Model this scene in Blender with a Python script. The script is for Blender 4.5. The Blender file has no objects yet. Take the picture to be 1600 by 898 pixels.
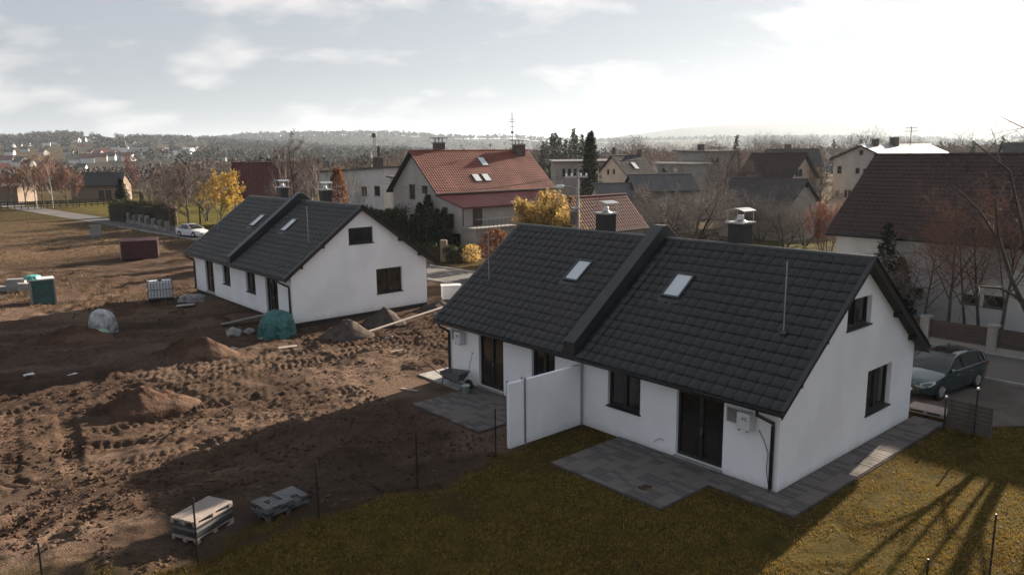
import bpy, bmesh, math, random
import numpy as np
from mathutils import Vector, Matrix, noise as mnoise

R = math.radians
sc = bpy.context.scene
col = sc.collection
random.seed(7)

# ------------------------------------------------------------------ camera, sky, sun, exposure
CAM = (0.0, 0.0, 9.416); FPX = 1179.46; PITCH = 0.1753; ROLL = -0.0103
cam_d = bpy.data.cameras.new('camera')
cam_d.sensor_width = 36.0; cam_d.lens = 36.0 * FPX / 1600.0
cam_d.clip_start = 0.5; cam_d.clip_end = 30000
cam = bpy.data.objects.new('camera', cam_d); col.objects.link(cam)
cam.matrix_world = Matrix.Translation(CAM) @ Matrix.Rotation(math.pi/2 - PITCH, 4, 'X') @ Matrix.Rotation(ROLL, 4, 'Z')
sc.camera = cam

SUN_AZ, SUN_EL = R(41.5), R(19.0)          # to the right of the view, low
w = bpy.data.worlds.new('World'); sc.world = w; w.use_nodes = True
nt = w.node_tree; nt.nodes.clear()
def N(tree, typ, **kw):
    n = tree.nodes.new(typ)
    for k, v in kw.items():
        if k.startswith('i_'):
            n.inputs[k[2:].replace('_', ' ')].default_value = v
        else:
            setattr(n, k, v)
    return n
sky = N(nt, 'ShaderNodeTexSky', sky_type='NISHITA', sun_disc=False)
sky.sun_elevation = SUN_EL; sky.sun_rotation = SUN_AZ
sky.altitude = 300; sky.air_density = 1.0; sky.dust_density = 0.7; sky.ozone_density = 1.0
hs = N(nt, 'ShaderNodeHueSaturation'); hs.inputs['Saturation'].default_value = 0.38
nt.links.new(sky.outputs[0], hs.inputs['Color'])
veil = N(nt, 'ShaderNodeMix', data_type='RGBA')                 # thin high haze over the whole sky
veil.inputs['Factor'].default_value = 0.82; veil.inputs['B'].default_value = (2.12, 2.32, 2.66, 1)
nt.links.new(hs.outputs[0], veil.inputs['A']); SKYC = veil.outputs['Result']
tc = N(nt, 'ShaderNodeTexCoord'); sep = N(nt, 'ShaderNodeSeparateXYZ')
nt.links.new(tc.outputs['Generated'], sep.inputs[0])
def M(tree, op, a, b=None, clamp=False):
    n = tree.nodes.new('ShaderNodeMath'); n.operation = op; n.use_clamp = clamp
    for i, v in enumerate((a, b)):
        if v is None: continue
        if isinstance(v, (int, float)): n.inputs[i].default_value = v
        else: tree.links.new(v, n.inputs[i])
    return n.outputs[0]
zz = M(nt, 'ADD', M(nt, 'MAXIMUM', sep.outputs['Z'], 0.0), 0.36)
cmb = N(nt, 'ShaderNodeCombineXYZ')
nt.links.new(M(nt, 'DIVIDE', sep.outputs['X'], zz), cmb.inputs[0])
nt.links.new(M(nt, 'DIVIDE', sep.outputs['Y'], zz), cmb.inputs[1])
n1 = N(nt, 'ShaderNodeTexNoise'); n1.inputs['Scale'].default_value = 4.3; n1.inputs['Detail'].default_value = 6; n1.inputs['Roughness'].default_value = 0.5; n1.inputs['Distortion'].default_value = 0.1
mp = N(nt, 'ShaderNodeMapping'); mp.inputs['Location'].default_value = (3.1, 0.7, 0.0); mp.inputs['Scale'].default_value = (0.75, 1.0, 1.0)
nt.links.new(cmb.outputs[0], mp.inputs[0]); nt.links.new(mp.outputs[0], n1.inputs['Vector'])
cr = N(nt, 'ShaderNodeValToRGB'); cr.color_ramp.elements[0].position = 0.515; cr.color_ramp.elements[1].position = 0.67
nt.links.new(n1.outputs['Fac'], cr.inputs[0])
bw = N(nt, 'ShaderNodeRGBToBW'); nt.links.new(SKYC, bw.inputs[0])
cloud = N(nt, 'ShaderNodeCombineColor')
for i, k in enumerate((1.34, 1.30, 1.28)):
    nt.links.new(M(nt, 'MULTIPLY', M(nt, 'ADD', bw.outputs[0], 0.9), k), cloud.inputs[i])
mx = N(nt, 'ShaderNodeMix', data_type='RGBA')
nt.links.new(M(nt, 'MULTIPLY', cr.outputs[0], 0.8), mx.inputs['Factor'])
nt.links.new(SKYC, mx.inputs['A']); nt.links.new(cloud.outputs[0], mx.inputs['B'])
bg = N(nt, 'ShaderNodeBackground'); bg.inputs['Strength'].default_value = 0.052
wo = N(nt, 'ShaderNodeOutputWorld')
nt.links.new(mx.outputs['Result'], bg.inputs['Color']); nt.links.new(bg.outputs[0], wo.inputs[0])

sun_d = bpy.data.lights.new('sun', 'SUN'); sun_d.energy = 5.0; sun_d.angle = R(0.6); sun_d.color = (1.0, 0.84, 0.66)
sun = bpy.data.objects.new('sun', sun_d); col.objects.link(sun)
sdir = Vector((math.sin(SUN_AZ)*math.cos(SUN_EL), math.cos(SUN_AZ)*math.cos(SUN_EL), math.sin(SUN_EL)))
sun.rotation_euler = sdir.to_track_quat('Z', 'Y').to_euler(); sun.location = sdir*200

HAZE = 0.000078
vs = sc.view_settings
vs.view_transform = 'Standard'; vs.look = 'None'; vs.exposure = 1.75; vs.gamma = 1.0; vs.use_curve_mapping = False
sc.cycles.max_bounces = 6; sc.cycles.diffuse_bounces = 3; sc.cycles.glossy_bounces = 3; sc.cycles.transmission_bounces = 4
sc.cycles.transparent_max_bounces = 8; sc.cycles.use_denoising = True
sc.cycles.use_adaptive_sampling = True; sc.cycles.adaptive_threshold = 0.02

# ------------------------------------------------------------------ frames of reference
PY = R(-49.018)                      # the street grid
A0 = np.array([7.3302, 19.7544]); AX = np.array([math.cos(PY), math.sin(PY)]); BX = np.array([-math.sin(PY), math.cos(PY)])
def W(s, t, z=0.0):                  # plot coordinates (along the street, away from the garden) to world
    p = A0 + AX*s + BX*t
    return (float(p[0]), float(p[1]), z)
def ray(px, py):
    u, v = px-800.0, py-449.0
    c, s = math.cos(ROLL), math.sin(ROLL)
    u, v = u*c+v*s, -u*s+v*c
    c, s = math.cos(PITCH), math.sin(PITCH)
    return Vector((u/FPX, c-(v/FPX)*s, -s-(v/FPX)*c))
def at(px, py, Y):
    d = ray(px, py); return Vector(CAM)+d*(Y/d.y)

# ------------------------------------------------------------------ helpers
def sg(o, label=None, cat=None, group=None, kind=None):
    if label: o['label'] = label
    if cat: o['category'] = cat
    if group: o['group'] = group
    if kind: o['kind'] = kind
    return o
def link(name, mesh, parent=None):
    o = bpy.data.objects.new(name, mesh); col.objects.link(o)
    if parent is not None: o.parent = parent
    return o
def thing(name, label, cat, loc=(0, 0, 0), rz=0.0, group=None):
    o = bpy.data.objects.new(name, None); col.objects.link(o)
    o.empty_display_size = 0.3; o.location = loc; o.rotation_euler = (0, 0, rz)
    return sg(o, label, cat, group)
def copy_tree(o, parent=None):
    c = o.copy(); col.objects.link(c); c.parent = parent
    for ch in list(o.children): copy_tree(ch, c)
    return c
class MB:
    def __init__(s): s.v = []; s.f = []; s.mi = []; s.cur = 0
    def face(s, pts):
        n = len(s.v); s.v.extend([tuple(p) for p in pts]); s.f.append(tuple(range(n, n+len(pts)))); s.mi.append(s.cur)
    def add(s, vs_, fs_):
        n = len(s.v); s.v.extend(vs_)
        for f in fs_: s.f.append(tuple(i+n for i in f)); s.mi.append(s.cur)
    def box(s, x0, x1, y0, y1, z0, z1, m=None):
        vs_ = [(x0,y0,z0),(x1,y0,z0),(x1,y1,z0),(x0,y1,z0),(x0,y0,z1),(x1,y0,z1),(x1,y1,z1),(x0,y1,z1)]
        if m is not None: vs_ = [tuple(m @ Vector(v)) for v in vs_]
        s.add(vs_, [(0,3,2,1),(4,5,6,7),(0,1,5,4),(1,2,6,5),(2,3,7,6),(3,0,4,7)]); return s
    def prism(s, prof, x0, x1, f=lambda x, a, b: (x, a, b)):
        n = len(prof)
        vs_ = [f(x0, a, b) for a, b in prof]+[f(x1, a, b) for a, b in prof]
        fs = [tuple(range(n))[::-1], tuple(range(n, 2*n))]+[(i, (i+1) % n, n+(i+1) % n, n+i) for i in range(n)]
        s.add(vs_, fs); return s
    def tube(s, pts, rad, n=6, cap=True):
        pts = [Vector(p) for p in pts]
        if isinstance(rad, (int, float)): rad = [rad]*len(pts)
        base = len(s.v); k = len(pts)
        for i, p in enumerate(pts):
            d = (pts[min(i+1, k-1)]-pts[max(i-1, 0)])
            d = d.normalized() if d.length > 1e-9 else Vector((0, 0, 1))
            u = d.cross(Vector((0, 0, 1)) if abs(d.z) < 0.9 else Vector((1, 0, 0))).normalized(); v = d.cross(u)
            for j in range(n):
                a = 2*math.pi*j/n
                q = p+(u*math.cos(a)+v*math.sin(a))*rad[i]
                s.v.append((q.x, q.y, q.z))
        for i in range(k-1):
            for j in range(n):
                a, b = base+i*n+j, base+i*n+(j+1) % n
                s.f.append((a, b, b+n, a+n)); s.mi.append(s.cur)
        if cap and n > 3:
            s.f.append(tuple(base+j for j in range(n))[::-1]); s.mi.append(s.cur)
            s.f.append(tuple(base+(k-1)*n+j for j in range(n))); s.mi.append(s.cur)
        return s
    def lathe(s, prof, n=16, c=(0, 0, 0), ax='z'):
        base = len(s.v); k = len(prof)
        for r, z in prof:
            for j in range(n):
                a = 2*math.pi*j/n; q = (r*math.cos(a), r*math.sin(a), z)
                if ax == 'x': q = (q[2], q[0], q[1])
                if ax == 'y': q = (q[0], q[2], q[1])
                s.v.append((q[0]+c[0], q[1]+c[1], q[2]+c[2]))
        for i in range(k-1):
            for j in range(n):
                a, b = base+i*n+j, base+i*n+(j+1) % n
                s.f.append((a, b, b+n, a+n)); s.mi.append(s.cur)
        s.f.append(tuple(base+j for j in range(n))[::-1]); s.mi.append(s.cur)
        s.f.append(tuple(base+(k-1)*n+j for j in range(n))); s.mi.append(s.cur)
        return s
    def mesh(s, name, mats, smooth=False, fix=True):
        me = bpy.data.meshes.new(name); me.from_pydata(s.v, [], s.f)
        mats = mats if isinstance(mats, (list, tuple)) else [mats]
        for m in mats: me.materials.append(m)
        if len(mats) > 1: me.polygons.foreach_set('material_index', s.mi)
        if fix and len(s.f) < 6000:
            bm = bmesh.new(); bm.from_mesh(me); bmesh.ops.recalc_face_normals(bm, faces=bm.faces); bm.to_mesh(me); bm.free()
        if smooth: me.polygons.foreach_set('use_smooth', [True]*len(me.polygons))
        me.update(); return me
    def build(s, name, mats, parent=None, smooth=False, fix=True):
        return link(name, s.mesh(name, mats, smooth, fix), parent)
def soft(o, w_=0.012, seg=2):
    b = o.modifiers.new('bevel', 'BEVEL'); b.width = w_; b.segments = seg; b.limit_method = 'ANGLE'; b.angle_limit = R(40)
    return o

# value noise in numpy
def _h(ix, iy, seed):
    n = (ix*374761393+iy*668265263+seed*1274126177) & 0xFFFFFFFF
    n = ((n ^ (n >> 13))*1274126177) & 0xFFFFFFFF
    return ((n ^ (n >> 16)) & 0xFFFF)/65535.0
def vnoise(x, y, seed=0):
    ix = np.floor(x).astype(np.int64); iy = np.floor(y).astype(np.int64)
    fx = x-ix; fy = y-iy; fx = fx*fx*(3-2*fx); fy = fy*fy*(3-2*fy)
    a = _h(ix, iy, seed); b = _h(ix+1, iy, seed); c = _h(ix, iy+1, seed); d = _h(ix+1, iy+1, seed)
    return (a*(1-fx)+b*fx)*(1-fy)+(c*(1-fx)+d*fx)*fy
def fbm(x, y, oct_=4, seed=0):
    r = 0; amp = 0.5; f = 1.0
    for i in range(oct_):
        r = r+amp*vnoise(x*f+i*17.3, y*f-i*9.1, seed+i); amp *= 0.5; f *= 2.03
    return r
def sstep(a, b, x):
    t = np.clip((x-a)/(b-a), 0, 1); return t*t*(3-2*t)

# ------------------------------------------------------------------ materials
BD = {'teal_tarpaulin': .30, 'milky_foil': .30}
def mat(name, c1, c2=None, scale=3.0, rough=0.8, bump=0.0, bscale=30.0, metal=0.0, spec=0.5, detail=5, stretch=None, c3=None, s3=0.35):
    m = bpy.data.materials.new(name); m.use_nodes = True; t = m.node_tree
    b = t.nodes['Principled BSDF']
    b.inputs['Roughness'].default_value = rough; b.inputs['Metallic'].default_value = metal
    b.inputs['Specular IOR Level'].default_value = spec
    b.inputs['Base Color'].default_value = (*c1, 1)
    co = N(t, 'ShaderNodeTexCoord').outputs['Object']
    if stretch:
        mpn = N(t, 'ShaderNodeMapping'); mpn.inputs['Scale'].default_value = stretch
        t.links.new(co, mpn.inputs[0]); co = mpn.outputs[0]
    if c2 is not None:
        n = N(t, 'ShaderNodeTexNoise'); n.inputs['Scale'].default_value = scale; n.inputs['Detail'].default_value = detail; n.inputs['Roughness'].default_value = 0.6
        t.links.new(co, n.inputs['Vector'])
        r = N(t, 'ShaderNodeValToRGB'); r.color_ramp.elements[0].position = 0.36; r.color_ramp.elements[1].position = 0.66
        r.color_ramp.elements[0].color = (*c1, 1); r.color_ramp.elements[1].color = (*c2, 1)
        t.links.new(n.outputs['Fac'], r.inputs[0]); out = r.outputs[0]
        if c3 is not None:
            n3 = N(t, 'ShaderNodeTexNoise'); n3.inputs['Scale'].default_value = s3; n3.inputs['Detail'].default_value = 4
            t.links.new(co, n3.inputs['Vector'])
            r3 = N(t, 'ShaderNodeValToRGB'); r3.color_ramp.elements[0].position = 0.47; r3.color_ramp.elements[1].position = 0.62
            t.links.new(n3.outputs['Fac'], r3.inputs[0])
            x = N(t, 'ShaderNodeMix', data_type='RGBA'); x.inputs['B'].default_value = (*c3, 1)
            t.links.new(r3.outputs[0], x.inputs['Factor']); t.links.new(out, x.inputs['A']); out = x.outputs['Result']
        t.links.new(out, b.inputs['Base Color'])
    if bump:
        n = N(t, 'ShaderNodeTexNoise'); n.inputs['Scale'].default_value = bscale; n.inputs['Detail'].default_value = 6
        t.links.new(co, n.inputs['Vector'])
        bp = N(t, 'ShaderNodeBump'); bp.inputs['Strength'].default_value = bump; bp.inputs['Distance'].default_value = BD.get(name, 0.05)
        t.links.new(n.outputs['Fac'], bp.inputs['Height']); t.links.new(bp.outputs[0], b.inputs['Normal'])
    return m
def leafmat(name, c1, c2, scale=1.2, trans=0.35):
    m = mat(name, c1, c2, scale=scale, rough=0.75, spec=0.25)
    t = m.node_tree; b = t.nodes['Principled BSDF']; o = t.nodes['Material Output']
    tr = N(t, 'ShaderNodeBsdfTranslucent'); ad = N(t, 'ShaderNodeMixShader'); ad.inputs[0].default_value = trans
    src = b.inputs['Base Color'].links[0].from_socket
    t.links.new(src, tr.inputs['Color']); t.links.new(b.outputs[0], ad.inputs[1]); t.links.new(tr.outputs[0], ad.inputs[2])
    t.links.new(ad.outputs[0], o.inputs['Surface']); return m
Mt = {}
Mt['stucco'] = mat('white_stucco', (.87, .88, .90), (.84, .85, .87), 1.3, .9, .25, 120, c3=(.79, .80, .815), s3=.5)
def splash(m, z1=.45, c=(.50, .47, .44)):
    t = m.node_tree; b = t.nodes['Principled BSDF']; src = b.inputs['Base Color'].links[0].from_socket
    co = N(t, 'ShaderNodeTexCoord').outputs['Object']; sp = N(t, 'ShaderNodeSeparateXYZ'); t.links.new(co, sp.inputs[0])
    n = N(t, 'ShaderNodeTexNoise'); n.inputs['Scale'].default_value = 3.5; n.inputs['Detail'].default_value = 8; n.inputs['Roughness'].default_value = .7; t.links.new(co, n.inputs['Vector'])
    f = M(t, 'MULTIPLY', M(t, 'SUBTRACT', M(t, 'ADD', M(t, 'MULTIPLY', n.outputs['Fac'], 1.1), .05), M(t, 'DIVIDE', sp.outputs['Z'], z1)), 1.6, True)
    x = N(t, 'ShaderNodeMix', data_type='RGBA'); x.inputs['B'].default_value = (*c, 1); t.links.new(M(t, 'MULTIPLY', f, .55), x.inputs['Factor']); t.links.new(src, x.inputs['A']); t.links.new(x.outputs['Result'], b.inputs['Base Color'])
splash(Mt['stucco'])
Mt['roof'] = mat('dark_roof_steel', (.008, .0102, .0114), (.019, .021, .0222), 3.0, .42, .05, 60, c3=(.022, .019, .019), s3=.6)
def per_piece(m, lo, hi):                # every tile a slightly different tone
    t = m.node_tree; b = t.nodes['Principled BSDF']; src = b.inputs['Base Color'].links[0].from_socket
    r = M(t, 'FRACT', M(t, 'ADD', N(t, 'ShaderNodeNewGeometry').outputs['Random Per Island'], N(t, 'ShaderNodeObjectInfo').outputs['Random']))
    k = M(t, 'ADD', M(t, 'MULTIPLY', r, hi-lo), lo); v = N(t, 'ShaderNodeVectorMath', operation='SCALE')
    t.links.new(src, v.inputs[0]); t.links.new(k, v.inputs['Scale']); t.links.new(v.outputs[0], b.inputs['Base Color'])
    t.links.new(M(t, 'ADD', M(t, 'MULTIPLY', r, .14), .36), b.inputs['Roughness'])
per_piece(Mt['roof'], .72, 1.35)
Mt['flash'] = mat('dark_flashing', (.022, .0245, .026), (.031, .033, .034), 1.5, .42)
Mt['darkwood'] = mat('dark_board', (.018, .016, .015), (.03, .025, .022), 4, .7)
Mt['gutter'] = mat('gutter_steel', (.012, .012, .013), (.02, .02, .02), 5, .3)
Mt['frame'] = mat('anthracite_frame', (.018, .018, .019), (.025, .024, .024), 5, .4)
Mt['glass'] = mat('window_glass', (.012, .013, .014), (.03, .026, .022), 1.2, .06, spec=.6)
Mt['glass_warm'] = mat('window_glass_brown', (.05, .036, .027), (.02, .017, .015), 1.6, .08, spec=.5)  # pane colour lighter and browner than the plain window glass
Mt['skyglass'] = mat('roof_window_pale', (.62, .66, .68), (.55, .59, .62), .8, .12)  # pale grey colour over the whole skylight pane
Mt['steel'] = mat('galvanised_steel', (.42, .43, .44), (.30, .31, .32), 9, .38, metal=.7)
Mt['chrome'] = mat('bright_steel', (.50, .51, .52), (.40, .41, .42), 6, .32, metal=.85)
Mt['plinth'] = mat('bitumen_plinth', (.014, .014, .015), (.03, .028, .027), 3, .7)
Mt['concrete'] = mat('concrete', (.30, .29, .28), (.20, .195, .19), 2.5, .9, .3, 40)
Mt['paver'] = mat('grey_paver', (.150, .130, .122), (.092, .081, .077), 1.6, .9, .35, 60, c3=(.19, .165, .15), s3=.8)
Mt['paver2'] = mat('dark_paver', (.108, .095, .092), (.074, .066, .065), 1.6, .9, .35, 60)
Mt['asphalt'] = mat('asphalt', (.085, .082, .085), (.065, .063, .065), .8, .9, .3, 60, c3=(.12, .105, .095), s3=.15)
Mt['gravel'] = mat('drive_gravel', (.11, .085, .075), (.07, .055, .05), 1.5, .95, .6, 25, c3=(.14, .12, .11), s3=.3)
Mt['kerb'] = mat('kerb_stone', (.33, .32, .31), (.24, .23, .225), 2, .9, .2, 30)
Mt['soil'] = mat('mound_soil', (.085, .050, .036), (.040, .025, .019), 1.6, .97, .9, 9, spec=.03, c3=(.12, .078, .057), s3=.9)
Mt['soilgrey'] = mat('grey_gravelly_soil', (.10, .083, .075), (.056, .046, .042), 2.4, .97, .9, 12, spec=.03)
Mt['palewood'] = mat('weathered_pallet_wood', (.40, .34, .31), (.27, .22, .20), 5, .85, .3, 40, stretch=(1, 6, 6))
Mt['greywood'] = mat('grey_fence_wood', (.12, .10, .088), (.075, .064, .057), 5, .85, .3, 40, stretch=(1, 1, 6))
Mt['slab'] = mat('stacked_slab', (.15, .155, .16), (.10, .105, .11), 3, .85, .2, 40)
Mt['foil'] = mat('dark_foil', (.030, .036, .042), (.05, .056, .06), 3, .25)
Mt['tarp'] = mat('teal_tarpaulin', (.034, .165, .155), (.014, .085, .083), 2.4, .40, 1.0, 3.0)
Mt['tarplight'] = mat('pale_teal_tarpaulin', (.10, .36, .33), (.05, .22, .21), 3, .4, .4, 8)
Mt['whitepl'] = mat('white_plastic', (.66, .67, .68), (.55, .56, .58), 4, .4)
Mt['clearfoil'] = mat('milky_foil', (.58, .58, .59), (.17, .165, .165), 3.2, .20, 1.0, 3.5)
Mt['greenfoil'] = mat('pale_green_foil', (.34, .47, .38), (.20, .28, .22), 3, .3, .6, 6)
Mt['rubber'] = mat('black_rubber', (.012, .012, .012), (.02, .02, .02), 6, .8)
Mt['post'] = mat('fence_post_green', (.010, .016, .014), (.016, .02, .018), 5, .45)
Mt['wire'] = mat('wire_green', (.008, .010, .009), None, rough=.8, spec=.2)

# ------------------------------------------------------------------ terrain
def hor(px): return 240.1-0.0103*(px-800)
P1 = ([-900, -200, 0, 40, 75, 110, 150, 200, 260, 300, 350, 420, 520, 700, 900], [222, 218, 218, 217, 213.5, 212.5, 214.5, 217, 218, 219, 221, 225, 232, 240, 244])
P2 = ([-900, 200, 300, 370, 400, 480, 560, 620, 680, 740, 800, 850, 920, 1000, 1100, 1300, 1700, 2300], [227, 225, 222, 217, 214.5, 213, 211.5, 212.5, 217, 219, 218, 222, 224, 222, 219, 219, 218, 220])
P3 = ([-900, 700, 900, 980, 1050, 1120, 1200, 1300, 1420, 1600, 2300], [232, 230, 222, 213, 203, 197, 191, 189, 190, 187, 190])
D1, D2, D3 = 2400.0, 3500.0, 5600.0
def Hfar(X, Y):
    Yc = np.maximum(Y, 40.0); px = np.clip(800+1180*X/(.985*Yc), -900, 2300)
    left = 1-sstep(330, 760, px)
    z1 = 9.4+(hor(px)-np.interp(px, *P1))*D1/1180
    z2 = 9.4+(hor(px)-np.interp(px, *P2))*D2/1180
    z3 = 9.4+(hor(px)-np.interp(px, *P3))*D3/1180
    wob = (fbm(X/420, Y/420, 3, 5)-.45)
    b1 = sstep(480, D1, Y)*(1-.75*sstep(D1, 3200, Y)); b2 = sstep(2500, D2, Y)*(1-.7*sstep(D2, 4600, Y)); b3 = sstep(4300, D3, Y)
    base = -6.5*sstep(165, 430, Y)*left-2.5*sstep(300, 900, Y)*(1-left)+wob*8*sstep(250, 1200, Y)
    far = sstep(400, 2000, Y)
    return base*(1-far*.6)+np.maximum(np.maximum(z1*b1, z2*b2), z3*b3)*(1+.10*wob*far)
def st_of(X, Y):
    dx, dy = X-A0[0], Y-A0[1]
    return dx*AX[0]+dy*AX[1], dx*BX[0]+dy*BX[1]
def rect(s, t, s0, s1, t0, t1, e=.6):
    return sstep(s0-e, s0+e, s)*(1-sstep(s1-e, s1+e, s))*sstep(t0-e, t0+e, t)*(1-sstep(t1-e, t1+e, t))
ROAD = [(60, 20.0), (30, 18.9), (10, 18.5), (0, 18.3), (-20, 17.3), (-37, 16.3), (-60, 14.6), (-87, 12.5), (-112, 10.4), (-150, 7.5), (-230, 2.0)]
def road_t(s): return np.interp(s, [p[0] for p in ROAD][::-1], [p[1] for p in ROAD][::-1])
def gpx(px, py):
    d = ray(px, py); k = -CAM[2]/d.z; return (d.x*k, d.y*k)
TRACKS = [[(330, 425), (180, 455), (60, 490), (-40, 505)], [(290, 405), (130, 418), (-40, 432)], [(200, 545), (100, 605), (-20, 640)], [(-40, 610), (130, 585), (330, 575), (520, 530), (700, 492)], [(300, 720), (430, 660), (560, 622), (700, 600)], [(200, 560), (330, 615), (380, 640), (520, 640)], [(-40, 640), (60, 625), (250, 603), (430, 563), (560, 545), (720, 508)], [(120, 690), (300, 648), (450, 617), (600, 590), (710, 568)],
          [(-40, 770), (130, 705), (300, 690), (480, 650), (690, 592)], [(20, 860), (110, 780), (200, 735), (420, 690)], [(60, 640), (72, 690), (60, 740)], [(480, 560), (350, 590), (180, 600), (-40, 700)], [(250, 400), (180, 440), (90, 520), (-30, 560)]]
def masks(X, Y):
    s, t = st_of(X, Y)
    n = fbm(X/4.0, Y/4.0, 4, 21); n2 = fbm(X/14.0, Y/14.0, 3, 33); n3 = fbm(X/1.1, Y/1.1, 3, 41)
    rt = road_t(s)
    edge = -7.3+(n-.47)*3.2*sstep(-3.0, -6.0, t)+(n3-.45)*1.3
    lawn = sstep(edge-.45, edge+.45, s)*(1-sstep(40, 44, s))*(1-sstep(10.2, 10.9, t+(n-.5)*.8))
    patch = sstep(.52, .60, n2)*sstep(-16, -12, -t-2)            # grass creeping in along the fence
    dirt = (1-sstep(edge-.45, edge+.45, s))*(1-sstep(12.5, 14.5, t+(n-.5)*2.5))*sstep(-86, -70, s+(n2-.47)*40)
    dirt = np.maximum(dirt, .85*rect(s, t, -7.6, -3.6, 10.2, 15.5))
    strip = sstep(-10.2, -8.2, s)*(1-sstep(-7.6, -7.2, s))*(1-sstep(-11.5, -9.5, t))
    dry = (1-dirt)*(1-lawn)*(1-sstep(13, 15, t))*sstep(-140, -100, s+(n2-.5)*30)*(s < 0)
    dry = np.maximum(dry, dirt*sstep(.44, .56, fbm(X/9., Y/4., 4, 35))*(1-sstep(-34, -26, s))*.62)
    forest = sstep(.40, .5, fbm(X/260, Y/260, 4, 55))*sstep(380, 900, Y)
    forest = np.maximum(forest, sstep(2600, 3400, Y)*sstep(.36, .42, fbm(X/500, Y/500, 4, 57)))
    green = rect(s, t, -185, -92, 13.0, 48, 2.0)+rect(s, t, -110, -76, 2, 11.0, 2.0)+sstep(17, 20, t)*(t < 140)*sstep(.46, .5, fbm(X/22., Y/22., 2, 61))
    pale = dirt*np.clip(sstep(.50, .62, fbm(X/7., Y/5., 3, 71))+.8*sstep(.50, .60, fbm((X*.93+Y*.36)/6., (-X*.36+Y*.93)/.9, 3, 72)), 0, 1)
    wet = dirt*np.clip(sstep(.50, .60, fbm(X/5., Y/5., 4, 81))+rect(s, t, -29, -21, -13, 3, 2.5)*.5, 0, 1)
    lawn = np.maximum(lawn, dirt*strip*sstep(.42, .54, n)*.8)
    dirt = dirt*(1-strip*sstep(.42, .54, n)*.8)
    field = sstep(.52, .56, fbm(X/190+3, Y/120, 2, 91))*sstep(200, 400, Y)
    return s, t, dirt, lawn, dry, forest, green, pale, wet, field, n3
def Hnear(X, Y, s, t, dirt, lawn, dry):
    rt = road_t(s)
    flat = np.maximum.reduce([rect(s, t, -16.6, 1.6, -3.6, 9.6, .5), rect(s, t, -4, 3.5, 9.5, 17, .8), (np.abs(t-rt) < 2.9)*1.0, rect(s, t, -44.5, -27.5, -.5, 9.5, .6)])
    k = 1-flat
    z = dirt*k*((fbm(X/3.3, Y/3.3, 4, 3)-.47)*.55+(fbm(X/.62, Y/.62, 4, 13)-.45)*.30*(.3+1.4*fbm(X/2.2, Y/2.2, 2, 19)))
    ud = X*.93+Y*.36; vd = -X*.36+Y*.93
    z += dirt*k*(fbm(ud/3.2, vd/.42, 4, 23)-.46)*.15*sstep(.30, .55, fbm(X/6., Y/6., 2, 24))
    tn = vd+2.2*fbm(X/9., Y/9., 2, 103); bd = np.mod(tn/.62, 1.0); inb = sstep(.05, .15, bd)*(1-sstep(.72, .82, bd))
    z += dirt*k*(Y < 62)*inb*.05*np.clip(np.sin(2*math.pi*(ud/.33+np.abs(bd-.43)*1.7))*1.6, -1, 1)*sstep(.40, .54, fbm(X/4.2, Y/4.2, 3, 101))
    z += dirt*k*(Y < 62)*(fbm(X/.27, Y/.27, 2, 107)-.37)*.15*sstep(.30, .6, fbm(X/2.6, Y/2.6, 2, 109))
    z += lawn*k*((fbm(X/3., Y/3., 3, 4)-.45)*.10+(fbm(X/.4, Y/.4, 2, 14)-.4)*.03)
    z += dry*k*((fbm(X/5., Y/5., 4, 6)-.45)*.5+(fbm(X/.8, Y/.8, 2, 16)-.4)*.12)
    z += np.maximum(0, 1-dirt-lawn-dry)*k*(fbm(X/9., Y/9., 3, 8)-.45)*.4*(Y < 400)
    z += .12*rect(s, t, -46, -26, -2, 11, 1.5)
    # tyre ruts with lugs
    sel = np.where((dirt > .2) & (Y < 62) & (k > .3))[0]
    if len(sel):
        x, y = X[sel], Y[sel]; dz = np.zeros(len(sel))
        for tr in TRACKS:
            pts = np.array([gpx(*p) for p in tr])
            dmin = np.full(len(sel), 9e9); arc = np.zeros(len(sel)); sd = np.zeros(len(sel)); acc = 0
            for i in range(len(pts)-1):
                p, q = pts[i], pts[i+1]; d = q-p; L_ = np.hypot(*d); d = d/L_
                u = np.clip((x-p[0])*d[0]+(y-p[1])*d[1], 0, L_)
                ex, ey = x-p[0]-d[0]*u, y-p[1]-d[1]*u; dd = np.hypot(ex, ey); m = dd < dmin
                dmin[m] = dd[m]; arc[m] = acc+u[m]; sd[m] = np.sign(d[0]*ey-d[1]*ex)[m]; acc += L_
            for off in (-.85, .85):
                e = np.abs(dmin*sd-off+.12*np.sin(arc*.5)); inside = 1-sstep(.22, .32, e)
                lug = np.clip(np.sin(2*math.pi*(arc/.30+e*1.4))*1.8, -1, 1)
                dz += (inside*(-.075+.05*lug)+.03*np.exp(-((e-.42)/.12)**2))*(.55+.9*sstep(.38, .56, fbm(arc/2.2+off*9, e*0+len(tr), 2, 7)))
        z[sel] += dz*np.clip(dirt[sel], 0, 1)*k[sel]*(.55+.9*fbm(x/2.5, y/2.5, 2, 99))
    return z
def grow_axis(a, step, end, g):
    r = []; x = a; sgn = 1 if end > a else -1; st_ = step
    while (x-end)*sgn < 0:
        st_ *= g; x += sgn*st_; r.append(x)
    return r
xs = sorted(set(np.round(np.concatenate([np.arange(-22, 5, .085), np.arange(5, 22, .14), np.arange(-48, -22, .25), grow_axis(22, .14, 6500, 1.085), grow_axis(-48, .25, -6500, 1.07)]), 4)))
ys = sorted(set(np.round(np.concatenate([np.arange(12, 40, .085), np.arange(40, 75, .2), grow_axis(12, .2, -120, 1.25), grow_axis(75, .2, 9500, 1.05)]), 4)))
XX, YY = np.meshgrid(np.array(xs), np.array(ys)); X = XX.ravel(); Y = YY.ravel()
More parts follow.
